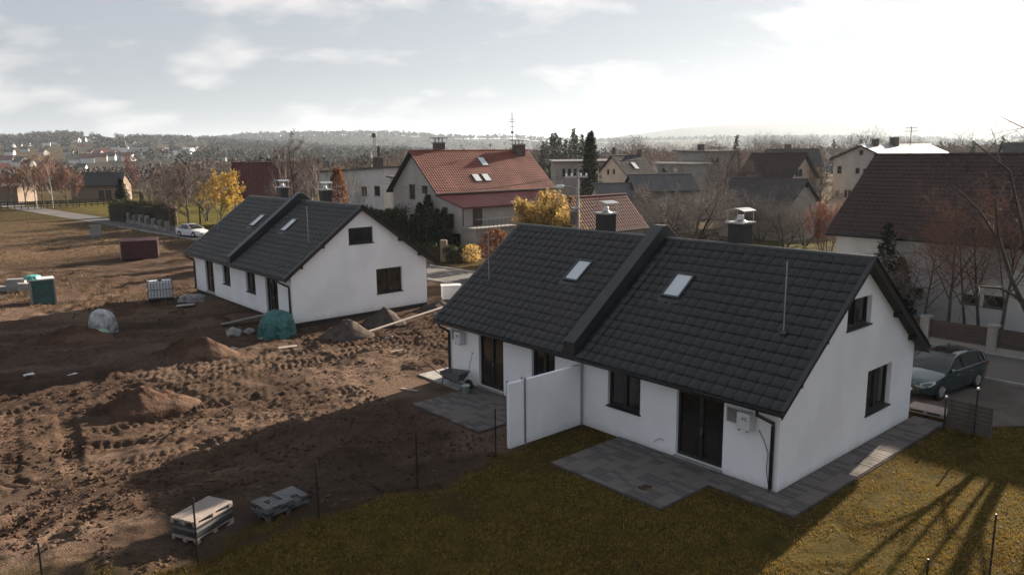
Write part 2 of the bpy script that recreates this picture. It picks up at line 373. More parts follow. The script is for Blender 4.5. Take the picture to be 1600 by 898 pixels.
s_, t_, dirt, lawn, dry, forest, green, pale, wet, field, n3 = masks(X, Y)
Z = Hfar(X, Y)+Hnear(X, Y, s_, t_, dirt, lawn, dry)
def Hat(x, y):
    a, b = np.array([float(x)]), np.array([float(y)])
    m = masks(a, b); return float((Hfar(a, b)+Hnear(a, b, m[0], m[1], m[2], m[3], m[4]))[0])
def drop(px, py, y0=60, y1=6000):           # where the sight line through a pixel meets the far terrain
    d = ray(px, py); Y_ = np.geomspace(y0, y1, 900); k = Y_/d.y
    zr = CAM[2]+d.z*k; xr = d.x*k; h = Hfar(xr, Y_)
    i = np.argmax(zr < h) if np.any(zr < h) else len(Y_)-1
    return (float(xr[i]), float(Y_[i]), float(h[i]))
me = bpy.data.meshes.new('ground')
nx, ny = len(xs), len(ys)
co = np.stack([X, Y, Z], 1).astype(np.float32)
me.vertices.add(nx*ny); me.vertices.foreach_set('co', co.ravel())
ii = (np.arange(ny-1)[:, None]*nx+np.arange(nx-1)[None, :]).ravel()
fq = np.stack([ii, ii+1, ii+nx+1, ii+nx], 1).astype(np.int32)
me.loops.add(fq.size); me.loops.foreach_set('vertex_index', fq.ravel())
me.polygons.add(len(fq)); me.polygons.foreach_set('loop_start', np.arange(0, fq.size, 4, dtype=np.int32)); me.polygons.foreach_set('loop_total', np.full(len(fq), 4, np.int32))
me.update(calc_edges=True); me.polygons.foreach_set('use_smooth', np.ones(len(fq), bool))
for nm, ch in (('mka', (dirt, lawn, dry, forest)), ('mkb', (green, pale, wet, field))):
    at_ = me.attributes.new(nm, 'FLOAT_COLOR', 'POINT')
    at_.data.foreach_set('color', np.clip(np.stack(ch, 1), 0, 1).astype(np.float32).ravel())
def ground_material():
    m = bpy.data.materials.new('ground_soil_and_grass'); m.use_nodes = True; t = m.node_tree; b = t.nodes['Principled BSDF']
    b.inputs['Roughness'].default_value = .95; b.inputs['Specular IOR Level'].default_value = .02
    co = N(t, 'ShaderNodeTexCoord').outputs['Object']
    def noi(scale, detail=5, rough=.6):
        n = N(t, 'ShaderNodeTexNoise'); n.inputs['Scale'].default_value = scale; n.inputs['Detail'].default_value = detail; n.inputs['Roughness'].default_value = rough
        t.links.new(co, n.inputs['Vector']); return n.outputs['Fac']
    def ramp(f, c1, c2, p0=.38, p1=.62):
        r = N(t, 'ShaderNodeValToRGB'); r.color_ramp.elements[0].position = p0; r.color_ramp.elements[1].position = p1
        r.color_ramp.elements[0].color = (*c1, 1); r.color_ramp.elements[1].color = (*c2, 1); t.links.new(f, r.inputs[0]); return r.outputs[0]
    def mix(f, a_, b_):
        x = N(t, 'ShaderNodeMix', data_type='RGBA')
        if isinstance(f, float): x.inputs['Factor'].default_value = f
        else: t.links.new(f, x.inputs['Factor'])
        for k, v in (('A', a_), ('B', b_)):
            if isinstance(v, tuple): x.inputs[k].default_value = (*v, 1)
            else: t.links.new(v, x.inputs[k])
        return x.outputs['Result']
    def attr(nm):
        a_ = N(t, 'ShaderNodeAttribute'); a_.attribute_name = nm
        sp = N(t, 'ShaderNodeSeparateColor'); t.links.new(a_.outputs['Color'], sp.inputs[0])
        return sp.outputs[0], sp.outputs[1], sp.outputs[2], a_.outputs['Alpha']
    di, la, dr, fo = attr('mka'); gr_, pa, we, fi = attr('mkb')
    nf, nm_, nl = noi(9), noi(1.7), noi(.35)
    c = ramp(nm_, (0.0407, 0.0333, 0.01776), (0.0925, 0.06808, 0.0333))
    c = mix(M(t, 'MULTIPLY', gr_, .9), c, ramp(nm_, (0.0629, 0.0629, 0.01628), (0.1406, 0.1147, 0.0333)))
    c = mix(fi, c, ramp(noi(.02, 3), (0.1628, 0.1147, 0.074), (0.0962, 0.0814, 0.0407)))
    c = mix(dr, c, ramp(nm_, (.165, .112, .072), (.078, .054, .038)))
    soil = mix(.5, ramp(nm_, (0.1147, 0.07548, 0.05476), (0.05772, 0.03774, 0.02886)), ramp(nf, (0.148, 0.1021, 0.07622), (0.0518, 0.03404, 0.02664), .3, .7))
    soil = mix(M(t, 'MULTIPLY', pa, .65), soil, ramp(nf, (0.222, 0.1591, 0.1221), (0.1184, 0.0814, 0.06068)))
    soil = mix(M(t, 'MULTIPLY', we, .6), soil, ramp(nf, (0.03848, 0.02812, 0.02294), (0.0629, 0.0444, 0.03478)))
    c = mix(di, c, soil)
    grass = mix(.5, ramp(nm_, (0.03848, 0.03626, 0.00962), (0.1147, 0.08288, 0.0222)), ramp(nf, (0.0333, 0.03108, 0.00962), (0.1221, 0.08732, 0.02516), .3, .7))
    grass = mix(M(t, 'MULTIPLY', ramp(nl, (0, 0, 0), (1, 1, 1), .48, .62), .5), grass, ramp(nf, (0.0703, 0.04588, 0.0222), (0.0407, 0.03108, 0.0148)))
    c = mix(la, c, grass)
    c = mix(fo, c, ramp(noi(.03, 4), (.022, .026, .020), (.055, .045, .036)))
    t.links.new(c, b.inputs['Base Color'])
    h = M(t, 'ADD', M(t, 'MULTIPLY', noi(7, 8, .7), .6), M(t, 'MULTIPLY', noi(28, 4, .6), .3))
    bp = N(t, 'ShaderNodeBump'); bp.inputs['Strength'].default_value = .9; bp.inputs['Distance'].default_value = .14
    t.links.new(h, bp.inputs['Height']); t.links.new(bp.outputs[0], b.inputs['Normal'])
    return m
Mt['ground'] = ground_material(); me.materials.append(Mt['ground'])
sg(link('ground', me), kind='structure')

# road, kerbs, drive
def ribbon(pts, half, z0, z1, off=0.0):
    mb = MB(); P = [np.array(W(s, t)[:2]) for s, t in pts]; rows = []
    for i in range(len(P)):
        d = P[min(i+1, len(P)-1)]-P[max(i-1, 0)]; d = d/np.hypot(*d); n = np.array([-d[1], d[0]])
        a, b = P[i]+n*(off-half), P[i]+n*(off+half)
        rows.append([(a[0], a[1], z1), (b[0], b[1], z1), (b[0], b[1], z0), (a[0], a[1], z0)])
    for i in range(len(rows)-1):
        p, q = rows[i], rows[i+1]
        for k in range(3 if z0 < z1-.02 else 1):
            j = (k+1) % 4
            mb.face([p[k], q[k], q[j], p[j]]) if k < 2 else mb.face([p[3], q[3], q[0], p[0]])
    return mb
fine = [(s, float(road_t(np.array([float(s)]))[0])) for s in range(60, -200, -4)]
sg(ribbon(fine, 2.2, .0, .035).build('road', Mt['asphalt']), kind='structure')
sg(ribbon(fine[5:42], .07, -.1, .13, 2.34).build('kerb', Mt['kerb']), kind='structure')
sg(ribbon(fine[5:42], .07, -.1, .13, -2.34).build('kerb', Mt['kerb']), kind='structure')
mb = MB(); mb.face([W(-3.6, 10.0, .02), W(2.2, 10.0, .02), W(4.5, 13.0, .02), W(9.5, 16.4, .02), W(-7.5, 16.0, .02)])
sg(mb.build('driveway', Mt['gravel']), kind='structure')

# paved terraces, every stone on its own
def paving(name, rects, sx, sy, mats, seed):
    base = MB()
    for (s0, s1, t0, t1) in rects: base.box(s0-.05, s1+.05, t0-.05, t1+.05, -.1, .030)
    o = base.build(name, Mt['soilgrey']); o.location = W(0, 0); o.rotation_euler = (0, 0, PY); sg(o, kind='structure')
    rnd = random.Random(seed); n = 0; g = .006
    m1 = soft_paver(sx, sy, mats[0]); m2 = soft_paver(sx, sy, mats[1])
    for (s0, s1, t0, t1) in rects:
        nx_ = max(1, round((s1-s0)/sx)); ny_ = max(1, round((t1-t0)/sy)); ax, ay = (s1-s0)/nx_, (t1-t0)/ny_
        for i in range(nx_):
            for j in range(ny_):
                p = link('paver', m1 if rnd.random() < .6 else m2, o)
                p.location = (s0+(i+.5)*ax, t0+(j+.5)*ay, .045+rnd.uniform(-.004, .006)); p.scale = ((ax-g)/sx, (ay-g)/sy, 1)
                p.rotation_euler = (rnd.uniform(-.012, .012), rnd.uniform(-.012, .012), rnd.uniform(-.01, .01)); n += 1
    return o
def soft_paver(sx, sy, m):
    mb = MB(); e = .012
    pr = [(-sx/2, -sy/2), (sx/2, -sy/2), (sx/2, sy/2), (-sx/2, sy/2)]
    lo = [(x, y, -.03) for x, y in pr]; mid = [(x, y, .012) for x, y in pr]; hi = [(x*(1-2*e/sx), y*(1-2*e/sy), .02) for x, y in pr]
    mb.add(lo+mid+hi, [(8, 9, 10, 11)]+[(i, (i+1) % 4, 4+(i+1) % 4, 4+i) for i in range(4)]+[(4+i, 4+(i+1) % 4, 8+(i+1) % 4, 8+i) for i in range(4)])
    return mb.mesh('paver', m)
paving('terrace_paving', [(-5.72, -1.55, -3.2, -1.0), (-5.72, 1.05, -1.0, -.06)], .40, .20, (Mt['paver'], Mt['paver2']), 1)
paving('gable_path_paving', [(.06, 1.05, -.05, 9.2)], .40, .20, (Mt['paver'], Mt['paver2']), 2)
paving('far_terrace_paving', [(-13.3, -9.25, -3.25, -.06)], .40, .20, (Mt['paver'], Mt['paver2']), 3)
mb = MB(); mb.box(-16.4, -13.5, -.9, -.06, -.1, .06); mb.box(-16.4, -15.5, -.06, 2.0, -.1, .06)
o = mb.build('concrete_apron', Mt['concrete']); o.location = W(0, 0); o.rotation_euler = (0, 0, PY); sg(o, kind='structure')

# ------------------------------------------------------------------ the two white semi-detached houses
HL, HW, HR, OE, OG, HE = 15.369, 8.867, 6.21, .483, .308, 2.55
SL = (HR-HE)/(HW/2+OE); ANG = math.atan(SL); TH = .17
def zr(t): t = min(t, HW-t); return HE+SL*(t+OE)
def wall_face(mb, u0, u1, z0, topf, ops, P, brk=()):
    us = sorted(set([u0, u1]+[x for o in ops for x in (o[0], o[1])]+list(brk)))
    for a, b in zip(us[:-1], us[1:]):
        m = (a+b)/2; cut = sorted([(o[2], o[3]) for o in ops if o[0] <= m <= o[1]]); z = z0
        for c, d in cut:
            if c > z+1e-4: mb.face([P(a, z, 0), P(b, z, 0), P(b, c, 0), P(a, c, 0)])
            z = d
        mb.face([P(a, z, 0), P(b, z, 0), P(b, topf(b), 0), P(a, topf(a), 0)])
def reveals(mb, o, P, dep):
    u0, u1, z0, z1 = o[:4]
    for a, b in (((u0, z0), (u0, z1)), ((u0, z1), (u1, z1)), ((u1, z1), (u1, z0)), ((u1, z0), (u0, z0))):
        mb.face([P(*a, 0), P(*b, 0), P(*b, dep), P(*a, dep)])
def win(parent, o, P, dep, nm='window', sash=2, gm=None, fm=None, sill=True, fw=.07, cross=None, gap=.02, proud=.05):
    # frame with sashes (part), panes and sill (sub-parts); P(u, z, depth) maps to house space
    u0, u1, z0, z1 = o[:4]; fm = fm or Mt['frame']; mb = MB()
    def bar(a, b, c, d, d0, d1):
        v = [P(x, z, q) for q in (d0, d1) for x, z in ((a, c), (b, c), (b, d), (a, d))]
        mb.add(v, [(0, 1, 2, 3), (7, 6, 5, 4), (0, 4, 5, 1), (1, 5, 6, 2), (2, 6, 7, 3), (3, 7, 4, 0)])
    d0, d1 = dep-.06, dep+.02
    bar(u0, u0+fw, z0, z1, d0, d1); bar(u1-fw, u1, z0, z1, d0, d1); bar(u0+fw, u1-fw, z0, z0+fw, d0, d1); bar(u0+fw, u1-fw, z1-fw, z1, d0, d1)
    w_ = (u1-u0)/sash; cells = []
    for i in range(sash):
        if i: bar(u0+i*w_-fw*.75, u0+i*w_+fw*.75, z0+fw, z1-fw, d0-.006, d1)
        cells.append((u0+i*w_+fw*.7, u0+(i+1)*w_-fw*.7))
    fo = mb.build(nm, fm, parent)
    for a, b in cells:
        pm = MB(); zs = [z0+fw*.8]+([z0+(z1-z0)*cross] if cross else [])+[z1-fw*.8]
        for c, d in zip(zs[:-1], zs[1:]):
            pm = MB(); v = [P(x, z, q) for q in (dep-.012, dep+.008) for x, z in ((a, c+gap*.5), (b, c+gap*.5), (b, d-gap*.5), (a, d-gap*.5))]
            pm.add(v, [(0, 1, 2, 3), (7, 6, 5, 4), (0, 4, 5, 1), (1, 5, 6, 2), (2, 6, 7, 3), (3, 7, 4, 0)])
            pm.build('pane', gm or Mt['glass'], fo)
    if sill:
        sm = MB(); v = [P(x, z, q) for q in (-proud, dep-.055) for x, z in ((u0-.04, z0-.045), (u1+.04, z0-.045), (u1+.04, z0-.002+(.02 if q > 0 else 0)), (u0-.04, z0-.002+(.02 if q > 0 else 0)))]
        sm.add(v, [(0, 1, 2, 3), (7, 6, 5, 4), (0, 4, 5, 1), (1, 5, 6, 2), (2, 6, 7, 3), (3, 7, 4, 0)]); sm.build('sill', fm, fo)
    return fo
def tile_mesh(w_, p):
    mb = MB(); xs_ = [0, .10, .3, .5, .7, .90, 1]; zc = [0, .022, .042, .048, .042, .022, 0]; n = len(xs_); dr_ = [0, -.016, -.034, -.042, -.034, -.016, 0]
    lip = [(x*w_, d, z+.004) for x, z, d in zip(xs_, zc, dr_)]
    low = [(x*w_, d, z+.036) for x, z, d in zip(xs_, zc, dr_)]
    top = [(x*w_, p*1.02, z+.0) for x, z in zip(xs_, zc)]
    mb.add(lip+low+top, [(i, i+1, n+i+1, n+i) for i in range(n-1)]+[(n+i, n+i+1, 2*n+i+1, 2*n+i) for i in range(n-1)])
    return mb
def plot_house(label, loc, near, hl_key):
    root = thing('white_house', label, 'house', loc, PY)
    fops = [(-13.28, -11.74, .12, 2.27), (-10.1, -8.85, 1.02, 2.29), (-6.3, -4.9, 1.02, 2.26), (-3.46, -1.78, .12, 2.22)]
    gops = [(3.62, 5.22, 4.06, 4.98), (5.32, 7.10, .98, 2.45)]
    wz = .0
    ztop = lambda t: zr(t)-TH
    mb = MB()
    Pf = lambda u, z, d: (u, d, z); Pg = lambda u, z, d: (-d, u, z); Pl = lambda u, z, d: (-HL+d, u, z); Pb = lambda u, z, d: (u, HW-d, z)
    wall_face(mb, -HL, 0, wz, lambda u: ztop(0), fops, Pf)
    wall_face(mb, 0, HW, wz, ztop, gops, Pg, brk=(HW/2,))
    wall_face(mb, 0, HW, wz, ztop, [], Pl, brk=(HW/2,)); wall_face(mb, -HL, 0, wz, lambda u: ztop(0), [], Pb)
    for o in fops: reveals(mb, o, Pf, .20)
    for o in gops: reveals(mb, o, Pg, .22)
    mb.build('wall', Mt['stucco'], root)
    pl = MB()
    if near: pl.box(-HL+.01, -.01, .012, HW-.01, -.2, .0)
    else: pl.box(-HL+.02, -.02, .02, HW-.02, -.7, .0)
    pl.build('plinth', Mt['plinth'] if not near else Mt['concrete'], root)
    for i, o in enumerate(fops):
        door = o[2] < .5
        f_ = win(root, o, Pf, .17, 'patio_door' if door else 'window', 2, Mt['glass_warm'] if i in (0,) else Mt['glass'], sill=not door, fw=.085)
        if door:
            MB().box(o[0]-.02, o[1]+.02, -.10, .14, o[2]-.09, o[2]-.005).build('threshold', Mt['concrete'], f_)
            MB().box((o[0]+o[1])/2+.03, (o[0]+o[1])/2+.05, .06, .10, 1.0, 1.18).build('handle', Mt['steel'], f_)
    win(root, gops[0], Pg, .20, 'window', 1 if not near else 2, Mt['glass'], fw=.08)
    win(root, gops[1], Pg, .20, 'window', 2, Mt['glass'], fw=.085)
    # roof deck with verge boards
    rf = MB(); zt = lambda t: zr(t)-.012
    prof = [(-OE, zt(-OE)), (HW/2, zt(HW/2)), (HW+OE, zt(-OE)), (HW+OE, zt(-OE)-TH+.03), (HW/2, zt(HW/2)-TH), (-OE, zt(-OE)-TH+.03)]
    rf.prism(prof, -HL-OG, OG)
    roof = rf.build('roof', Mt['darkwood'], root)
    # tiles
    slope = (HW/2+OE)*math.sqrt(1+SL*SL); rows = 16; p = slope/rows
    halves = [(-HL-OG, -8.02), (-7.36, OG)]; cols_ = 19 if near else 19
    stuff = MB(); singles = []
    for hi, (a, b) in enumerate(halves):
        nc = round((b-a)/.385); tw = (b-a)/nc; tm = tile_mesh(tw, p); me_ = None
        for r in range(rows):
            for c in range(nc):
                t = -OE+(HW/2+OE)*r/rows; z = HE+SL*(t+OE)
                singles.append((hi, a+c*tw, t, z, tm, tw, r, c))
    # the tiles nearest the camera become parts of their own
    def dist(q): P_ = np.array(W(q[1], q[2])); return (P_[0])**2+(P_[1])**2+(9.4-q[3])**2
    singles.sort(key=dist)
    meshes = {}; rt = Matrix.Rotation(ANG, 4, 'X')
    skip = [(-10.55, -9.80, 2.05, 3.1), (-5.75, -5.10, 2.05, 3.1)]
    k = 0; rnd = random.Random(3)
    for q in singles:
        hi, x, t, z, tm, tw, r, c = q
        if any(x+tw/2 > a and x+tw/2 < b and t+.15 > c_ and t+.15 < d for a, b, c_, d in skip): continue
        if near and k < 300:
            if hi not in meshes: meshes[hi] = tm.mesh('tile', Mt['roof'], True)
            o = link('tile', meshes[hi], roof); o.location = (x, t, z+rnd.uniform(0, .003)); o.rotation_euler = (ANG+rnd.uniform(-.004, .004), rnd.uniform(-.004, .004), 0); k += 1
        else:
            stuff.add([tuple(rt @ Vector(v)+Vector((x, t, z))) for v in tm.v], tm.f)
    # far slope
    m2 = Matrix.Translation((0, HW, 0)) @ Matrix.Diagonal((1, -1, 1, 1))
    for (hi, x, t, z, tm, tw, r, c) in singles:
        if r % 1 == 0: stuff.add([tuple(m2 @ (rt @ Vector(v)+Vector((x, t, z)))) for v in tm.v], tm.f)
    sg(stuff.build('roof_tiles', Mt['roof'], roof, True, False), kind='stuff')
    for a, b in halves:
        rc = MB()
        for i in range(18):
            x0 = a+(b-a)*i/18; x1 = a+(b-a)*(i+1)/18+.02
            rc.prism([(HW/2+.15*math.cos(q), HR-.035+.12*math.sin(q)) for q in [R(x) for x in range(-10, 191, 25)]], x0, x1+.0)
        rc.build('ridge_cap', Mt['flash'], roof)
    for xx in (-HL-OG-.02, OG-.015):
        vb = MB()
        for sgn in (0, 1):
            pr = [(-OE-.02, HE+.055), (HW/2, HR+.075), (HW/2, HR-TH-.05), (-OE-.02, HE-TH-.03)]
            if sgn: pr = [(HW-a, b) for a, b in pr]
            vb.prism(pr, xx, xx+.035)
        vb.build('verge_board', Mt['darkwood'], roof)
        vc = MB()
        for sgn in (0, 1):
            pr = [(-OE-.03, HE+.062), (HW/2, HR+.082), (HW/2, HR+.062), (-OE-.03, HE+.042)]
            if sgn: pr = [(HW-a, b) for a, b in pr]
            vc.prism(pr, xx-.03, xx+.10)
        vc.build('verge_trim', Mt['flash'], roof)
    for t in (.55, 1.9, HW-1.9, HW-.55):
        MB().box(-.05, OG-.02, t-.07, t+.07, zr(t)-TH-.15, zr(t)-TH-.002).build('purlin', Mt['darkwood'], roof)
    pw = MB()
    pr = [(-OE+.02, HE-.10), (-OE+.02, HE+.48), (HW/2-.12, HR+.50), (HW/2+.12, HR+.50), (HW+OE-.02, HE+.48), (HW+OE-.02, HE-.10), (HW/2, HR-.3)]
    pw.prism(pr, -7.95, -7.43); soft(pw.build('fire_wall', Mt['flash'], roof), .01)
    for sx in (-10.17, -5.42):
        sk = MB(); c0, c1 = 2.10, 3.07; n_ = Vector((0, -math.sin(ANG), math.cos(ANG))); up = Vector((0, math.cos(ANG), math.sin(ANG)))
        base = Vector((sx, 2.60, zr(2.60)))
        rm = Matrix.Translation(base) @ rt
        hw, hh = .39, .59
        for (a, b, c, d) in ((-hw, -hw+.08, -hh, hh), (hw-.08, hw, -hh, hh), (-hw+.08, hw-.08, -hh, -hh+.09), (-hw+.08, hw-.08, hh-.09, hh)):
            sk.box(a, b, c, d, -.04, .115, rm)
        sk.box(-hw-.14, hw+.14, -hh-.20, hh+.12, -.03, .052, rm)
        so = sk.build('skylight', Mt['flash'], root)
        MB().box(-hw+.07, hw-.07, -hh+.08, hh-.08, .06, .095, rm).build('pane', Mt['skyglass'], so)
    # gutters and downpipes
    for t0, sgn in ((-OE-.07, 1), (HW+OE+.07, -1)):
        g = MB(); prg = [(t0+.075*math.cos(R(q)), HE-.03+.075*math.sin(R(q))) for q in range(180, 361, 20)]+[(t0+.06*math.cos(R(q)), HE-.03+.06*math.sin(R(q))) for q in range(360, 179, -20)]
        g.prism(prg, -HL-OG+.02, OG-.02); g.build('gutter', Mt['gutter'], root)
    for x, t0 in ((-.17, -1), (-HL+.16, -1), (-.17, 1)):
        y0 = -OE-.07 if t0 < 0 else HW+OE+.07; y1 = -.07 if t0 < 0 else HW+.07
        xs1 = x-.22 if x > -5 else x
        MB().tube([(xs1, y0, HE-.06), (xs1, y0, HE-.22), (x, y1, HE-.52), (x, y1, HE-.62), (x, y1, .12), (x, y1+.08*t0, .03)], .055, 10).build('downpipe', Mt['gutter'], root)
    for (x, t) in ((-.94, 1.62), (-14.39, 1.5)):
        z = zr(t)
        ro = MB().tube([(x, t, z), (x, t, z+2.15)], .022, 6).build('lightning_rod', Mt['steel'], root)
        MB().lathe([(.13, 0), (.12, .06), (.04, .10)], 10, (x, t, z+.03)).build('base_plate', Mt['flash'], ro)
    for (x, t) in (((-11.2, 5.28), (-4.82, 5.28)) if near else ((-12.0, 5.25), (-5.7, 5.25))):
        ch = MB().box(x-.31, x+.31, t-.28, t+.28, HR-1.4, HR+.68).build('chimney', Mt['roof'], root)
        cp = MB().box(x-.40, x+.40, t-.37, t+.37, HR+.68, HR+.75); cp.lathe([(.24, HR+.75), (.13, HR+.82), (.10, HR+.98)], 12, (x, t, 0)); soft(cp.build('cap_plate', Mt['chrome'], ch), .01)
        for dx in (-.33, .33):
            for dy in (-.30, .30): MB().tube([(x+dx, t+dy, HR+.75), (x+dx, t+dy, HR+1.13)], .014, 5).build('cap_leg', Mt['chrome'], ch)
        hp = MB(); nn = 7
        pr = [(-.38+.76*i/nn, HR+1.14+.09*math.sin(math.pi*i/nn)) for i in range(nn+1)]+[(.38-.76*i/nn, HR+1.12+.09*math.sin(math.pi*(nn-i)/nn)) for i in range(nn+1)]
        hp.prism(pr, t-.40, t+.40, lambda q, a, b: (x+a, q, b)); hp.build('cap_hood', Mt['chrome'], ch)
    return root
H1 = plot_house('white semi-detached house with black tiled roof nearest the camera, beside the lawn', W(0, 0), True, 1)
H2 = plot_house('white semi-detached house with black roof standing on the churned dirt plot', (-11.99, 40.395, .36), False, 2)

# outdoor units on the house walls
def air_unit(label, loc, mark):
    r = thing('outdoor_unit', label, 'air unit', loc, PY)
    soft(MB().box(.02, .44, -.33, -.06, 0, .50).build('casing', Mt['whitepl'], r), .02)
    fr = MB().box(-.50, .0, -.05, -.004, .0, .50).build('niche_frame', Mt['whitepl'], r)
    g = MB().box(-.46, -.04, -.058, -.052, .04, .46).build('niche_grille', Mt['concrete'], r)
    for i in range(7): MB().box(-.44, -.06, -.068, -.060, .075+i*.055, .090+i*.055).build('grille_bar', Mt['slab'], g)
    for x in (.10, .36): MB().box(x-.02, x+.02, -.34, 0, -.04, -.001).build('bracket', Mt['steel'], r)
    if mark:   # dark printed mark on the casing
        g = MB(); 
        for (a, b, c, d) in ((.17, .185, .28, .38), (.185, .215, .325, .34), (.205, .22, .34, .38), (.205, .22, .28, .325), (.235, .285, .365, .38), (.255, .27, .28, .365), (.30, .315, .28, .38), (.315, .34, .365, .38), (.315, .34, .28, .295)):
            g.box(a+.02, b+.02, -.3345, -.3305, c, d)
        g.build('printed_mark', Mt['rubber'], r)
    return r
air_unit('white outdoor unit with dark lettering under the eave next to the right patio door', W(-1.18, 0, 1.68), True)
air_unit('white outdoor unit under the far left end of the eave above the wheelbarrow', W(-14.55, 0, 1.70), True)
mb = MB().tube([(-.62, -.03, 1.70), (-.45, -.03, 1.45), (-.30, -.03, 1.1), (-.33, -.03, .6), (-.24, -.03, .15)], .010, 5)
o = mb.build('cable', Mt['rubber']); o.location = W(0, 0); o.rotation_euler = (0, 0, PY); sg(o, 'thin dark cable hanging down the wall beside the corner downpipe', 'cable')
mb = MB().tube([(-3.92, -.02, .42), (-3.95, -.08, .5), (-4.12, -.10, .42), (-4.25, -.08, .30)], .010, 5)
o = mb.build('cable', Mt['rubber']); o.location = W(0, 0); o.rotation_euler = (0, 0, PY); sg(o, 'short dark cable end sticking out low on the wall beside the patio door', 'cable')

# privacy wall between the terraces
r = thing('privacy_wall', 'white panel wall standing out from the house between the two terraces', 'wall', W(-7.5, 0), PY)
soft(MB().box(-.06, .06, -2.72, -.03, .02, 2.2).build('panel', Mt['stucco'], r), .008)
soft(MB().box(-.06, .06, -3.42, -2.78, .02, 2.2).build('panel', Mt['stucco'], r), .008)
for t in (-.10, -2.75): MB().box(.055, .10, t-.028, t+.028, 0, 2.28).build('post', Mt['steel'], r)
for t in (-2.75, -3.38): MB().box(-.10, -.061, t-.028, t+.028, 0, 2.28).build('post', Mt['steel'], r)

# ------------------------------------------------------------------ things around the plots
def G(x, y): return Hat(x, y)
def gz(px, py, z):                       # where a sight line reaches height z
    d = ray(px, py); k = (z-CAM[2])/d.z; return Vector(CAM)+d*k
def mesh_panel(mb, t0, t1, h, step=.075, r=.0016):
    n = int((t1-t0+h)/step)
    for i in range(n):
        for sgn in (0, 1):
            u0 = t0-h+i*step if not sgn else t0+i*step
            a, b = (u0, 0.05), (u0+h*sgn_(sgn), h)
            (ua, za), (ub, zb) = a, b
            if ub < ua: (ua, za), (ub, zb) = (ub, zb), (ua, za)
            if ub <= t0 or ua >= t1: continue
            if ua < t0: za += (zb-za)*(t0-ua)/(ub-ua); ua = t0
            if ub > t1: zb = za+(zb-za)*(t1-ua)/(ub-ua); ub = t1
            mb.tube([(0, ua, za), (0, ub, zb)], r, 3)
def sgn_(k): return 1 if not k else -1
def wire_fence(label, loc, rz, posts, h, net=True):
    r = thing('wire_fence', label, 'fence', loc, rz)
    for t in posts:
        p = MB().tube([(0, t, -.3), (0, t, h+.06)], .022, 8).build('post', Mt['post'], r)
        MB().lathe([(.026, h+.06), (.02, h+.085)], 8, (0, t, 0)).build('cap', Mt['post'], p)
    for a, b in zip(posts[:-1], posts[1:]):
        m_ = MB()
        if net: mesh_panel(m_, a, b, h-.03)
        for z in (.08, h*.5, h-.03): m_.tube([(.024, a, z), (.024, b, z)], .0022, 3)
        sg(m_.build('wire_mesh', Mt['wire'], r, fix=False), kind='stuff')
    return r
wire_fence('thin wire mesh fence on dark posts between the dirt plot and the lawn', W(-7.2, 0), PY, [-19.6, -16.45, -13.35, -10.25, -7.15, -4.2], 1.55)
pa_, pb_ = gz(1450, 879, 1.5), gz(1556, 808, 1.5); dv = pb_-pa_; L_ = math.hypot(dv.x, dv.y)
wire_fence('dark wire fence at the near right corner of the sunlit lawn', (pa_.x, pa_.y, 0), math.atan2(dv.y, dv.x)-math.pi/2, [-2.4, 0, L_, 2*L_], 1.5, False)

def pallet(r, L_, W_, z0, m, boards=6, nm='board'):
    for i in range(boards):
        y = -W_/2+(i+.5)*W_/boards
        MB().box(-L_/2, L_/2, y-W_/boards*.40, y+W_/boards*.40, z0+.118, z0+.144).build(nm, m, r)
    for x in (-L_/2+.05, 0, L_/2-.05): MB().box(x-.05, x+.05, -W_/2, W_/2, z0+.09, z0+.117).build('cross_board', m, r)
    for x in (-L_/2+.06, 0, L_/2-.06):
        for y in (-W_/2+.05, 0, W_/2-.05): MB().box(x-.06, x+.06, y-.05, y+.05, z0+.02, z0+.09).build('block', m, r)
    for y in (-W_/2+.05, 0, W_/2-.05): MB().box(-L_/2, L_/2, y-.05, y+.05, z0, z0+.019).build('runner', m, r)
c = W(-8.55, -12.75); r = thing('loaded_pallet', 'pallet of grey slabs with a pale wooden pallet on top, behind the wire fence', 'pallet', (c[0], c[1], G(c[0], c[1])), PY+R(116))
pallet(r, 1.25, .82, 0, Mt['palewood'])
for k in range(4): MB().box(-.60+.01*(k % 2), .60, -.39, .39-.012*(k % 2), .15+k*.075, .15+k*.075+.068).build('slab', Mt['foil'] if k != 2 else Mt['slab'], r)
pallet(r, 1.25, .82, .455, Mt['palewood'], 7)
c = W(-8.45, -10.75); r = thing('slab_stack', 'low stack of dark grey slabs on a pallet, some of the top ones missing', 'slabs', (c[0], c[1], G(c[0], c[1])), PY+R(97))
pallet(r, 1.3, .85, 0, Mt['greywood'])
for k in range(3):
    for i in range(6):
        for j in range(3):
            if k == 2 and (i, j) in ((1, 1), (2, 2), (2, 1), (4, 0)): continue
            MB().box(-.63+i*.21+.004, -.63+(i+1)*.21-.004, -.40+j*.267+.004, -.40+(j+1)*.267-.004, .147+k*.07, .147+(k+1)*.07-.004).build('slab', Mt['slab'] if (i+j+k) % 3 else Mt['foil'], r)

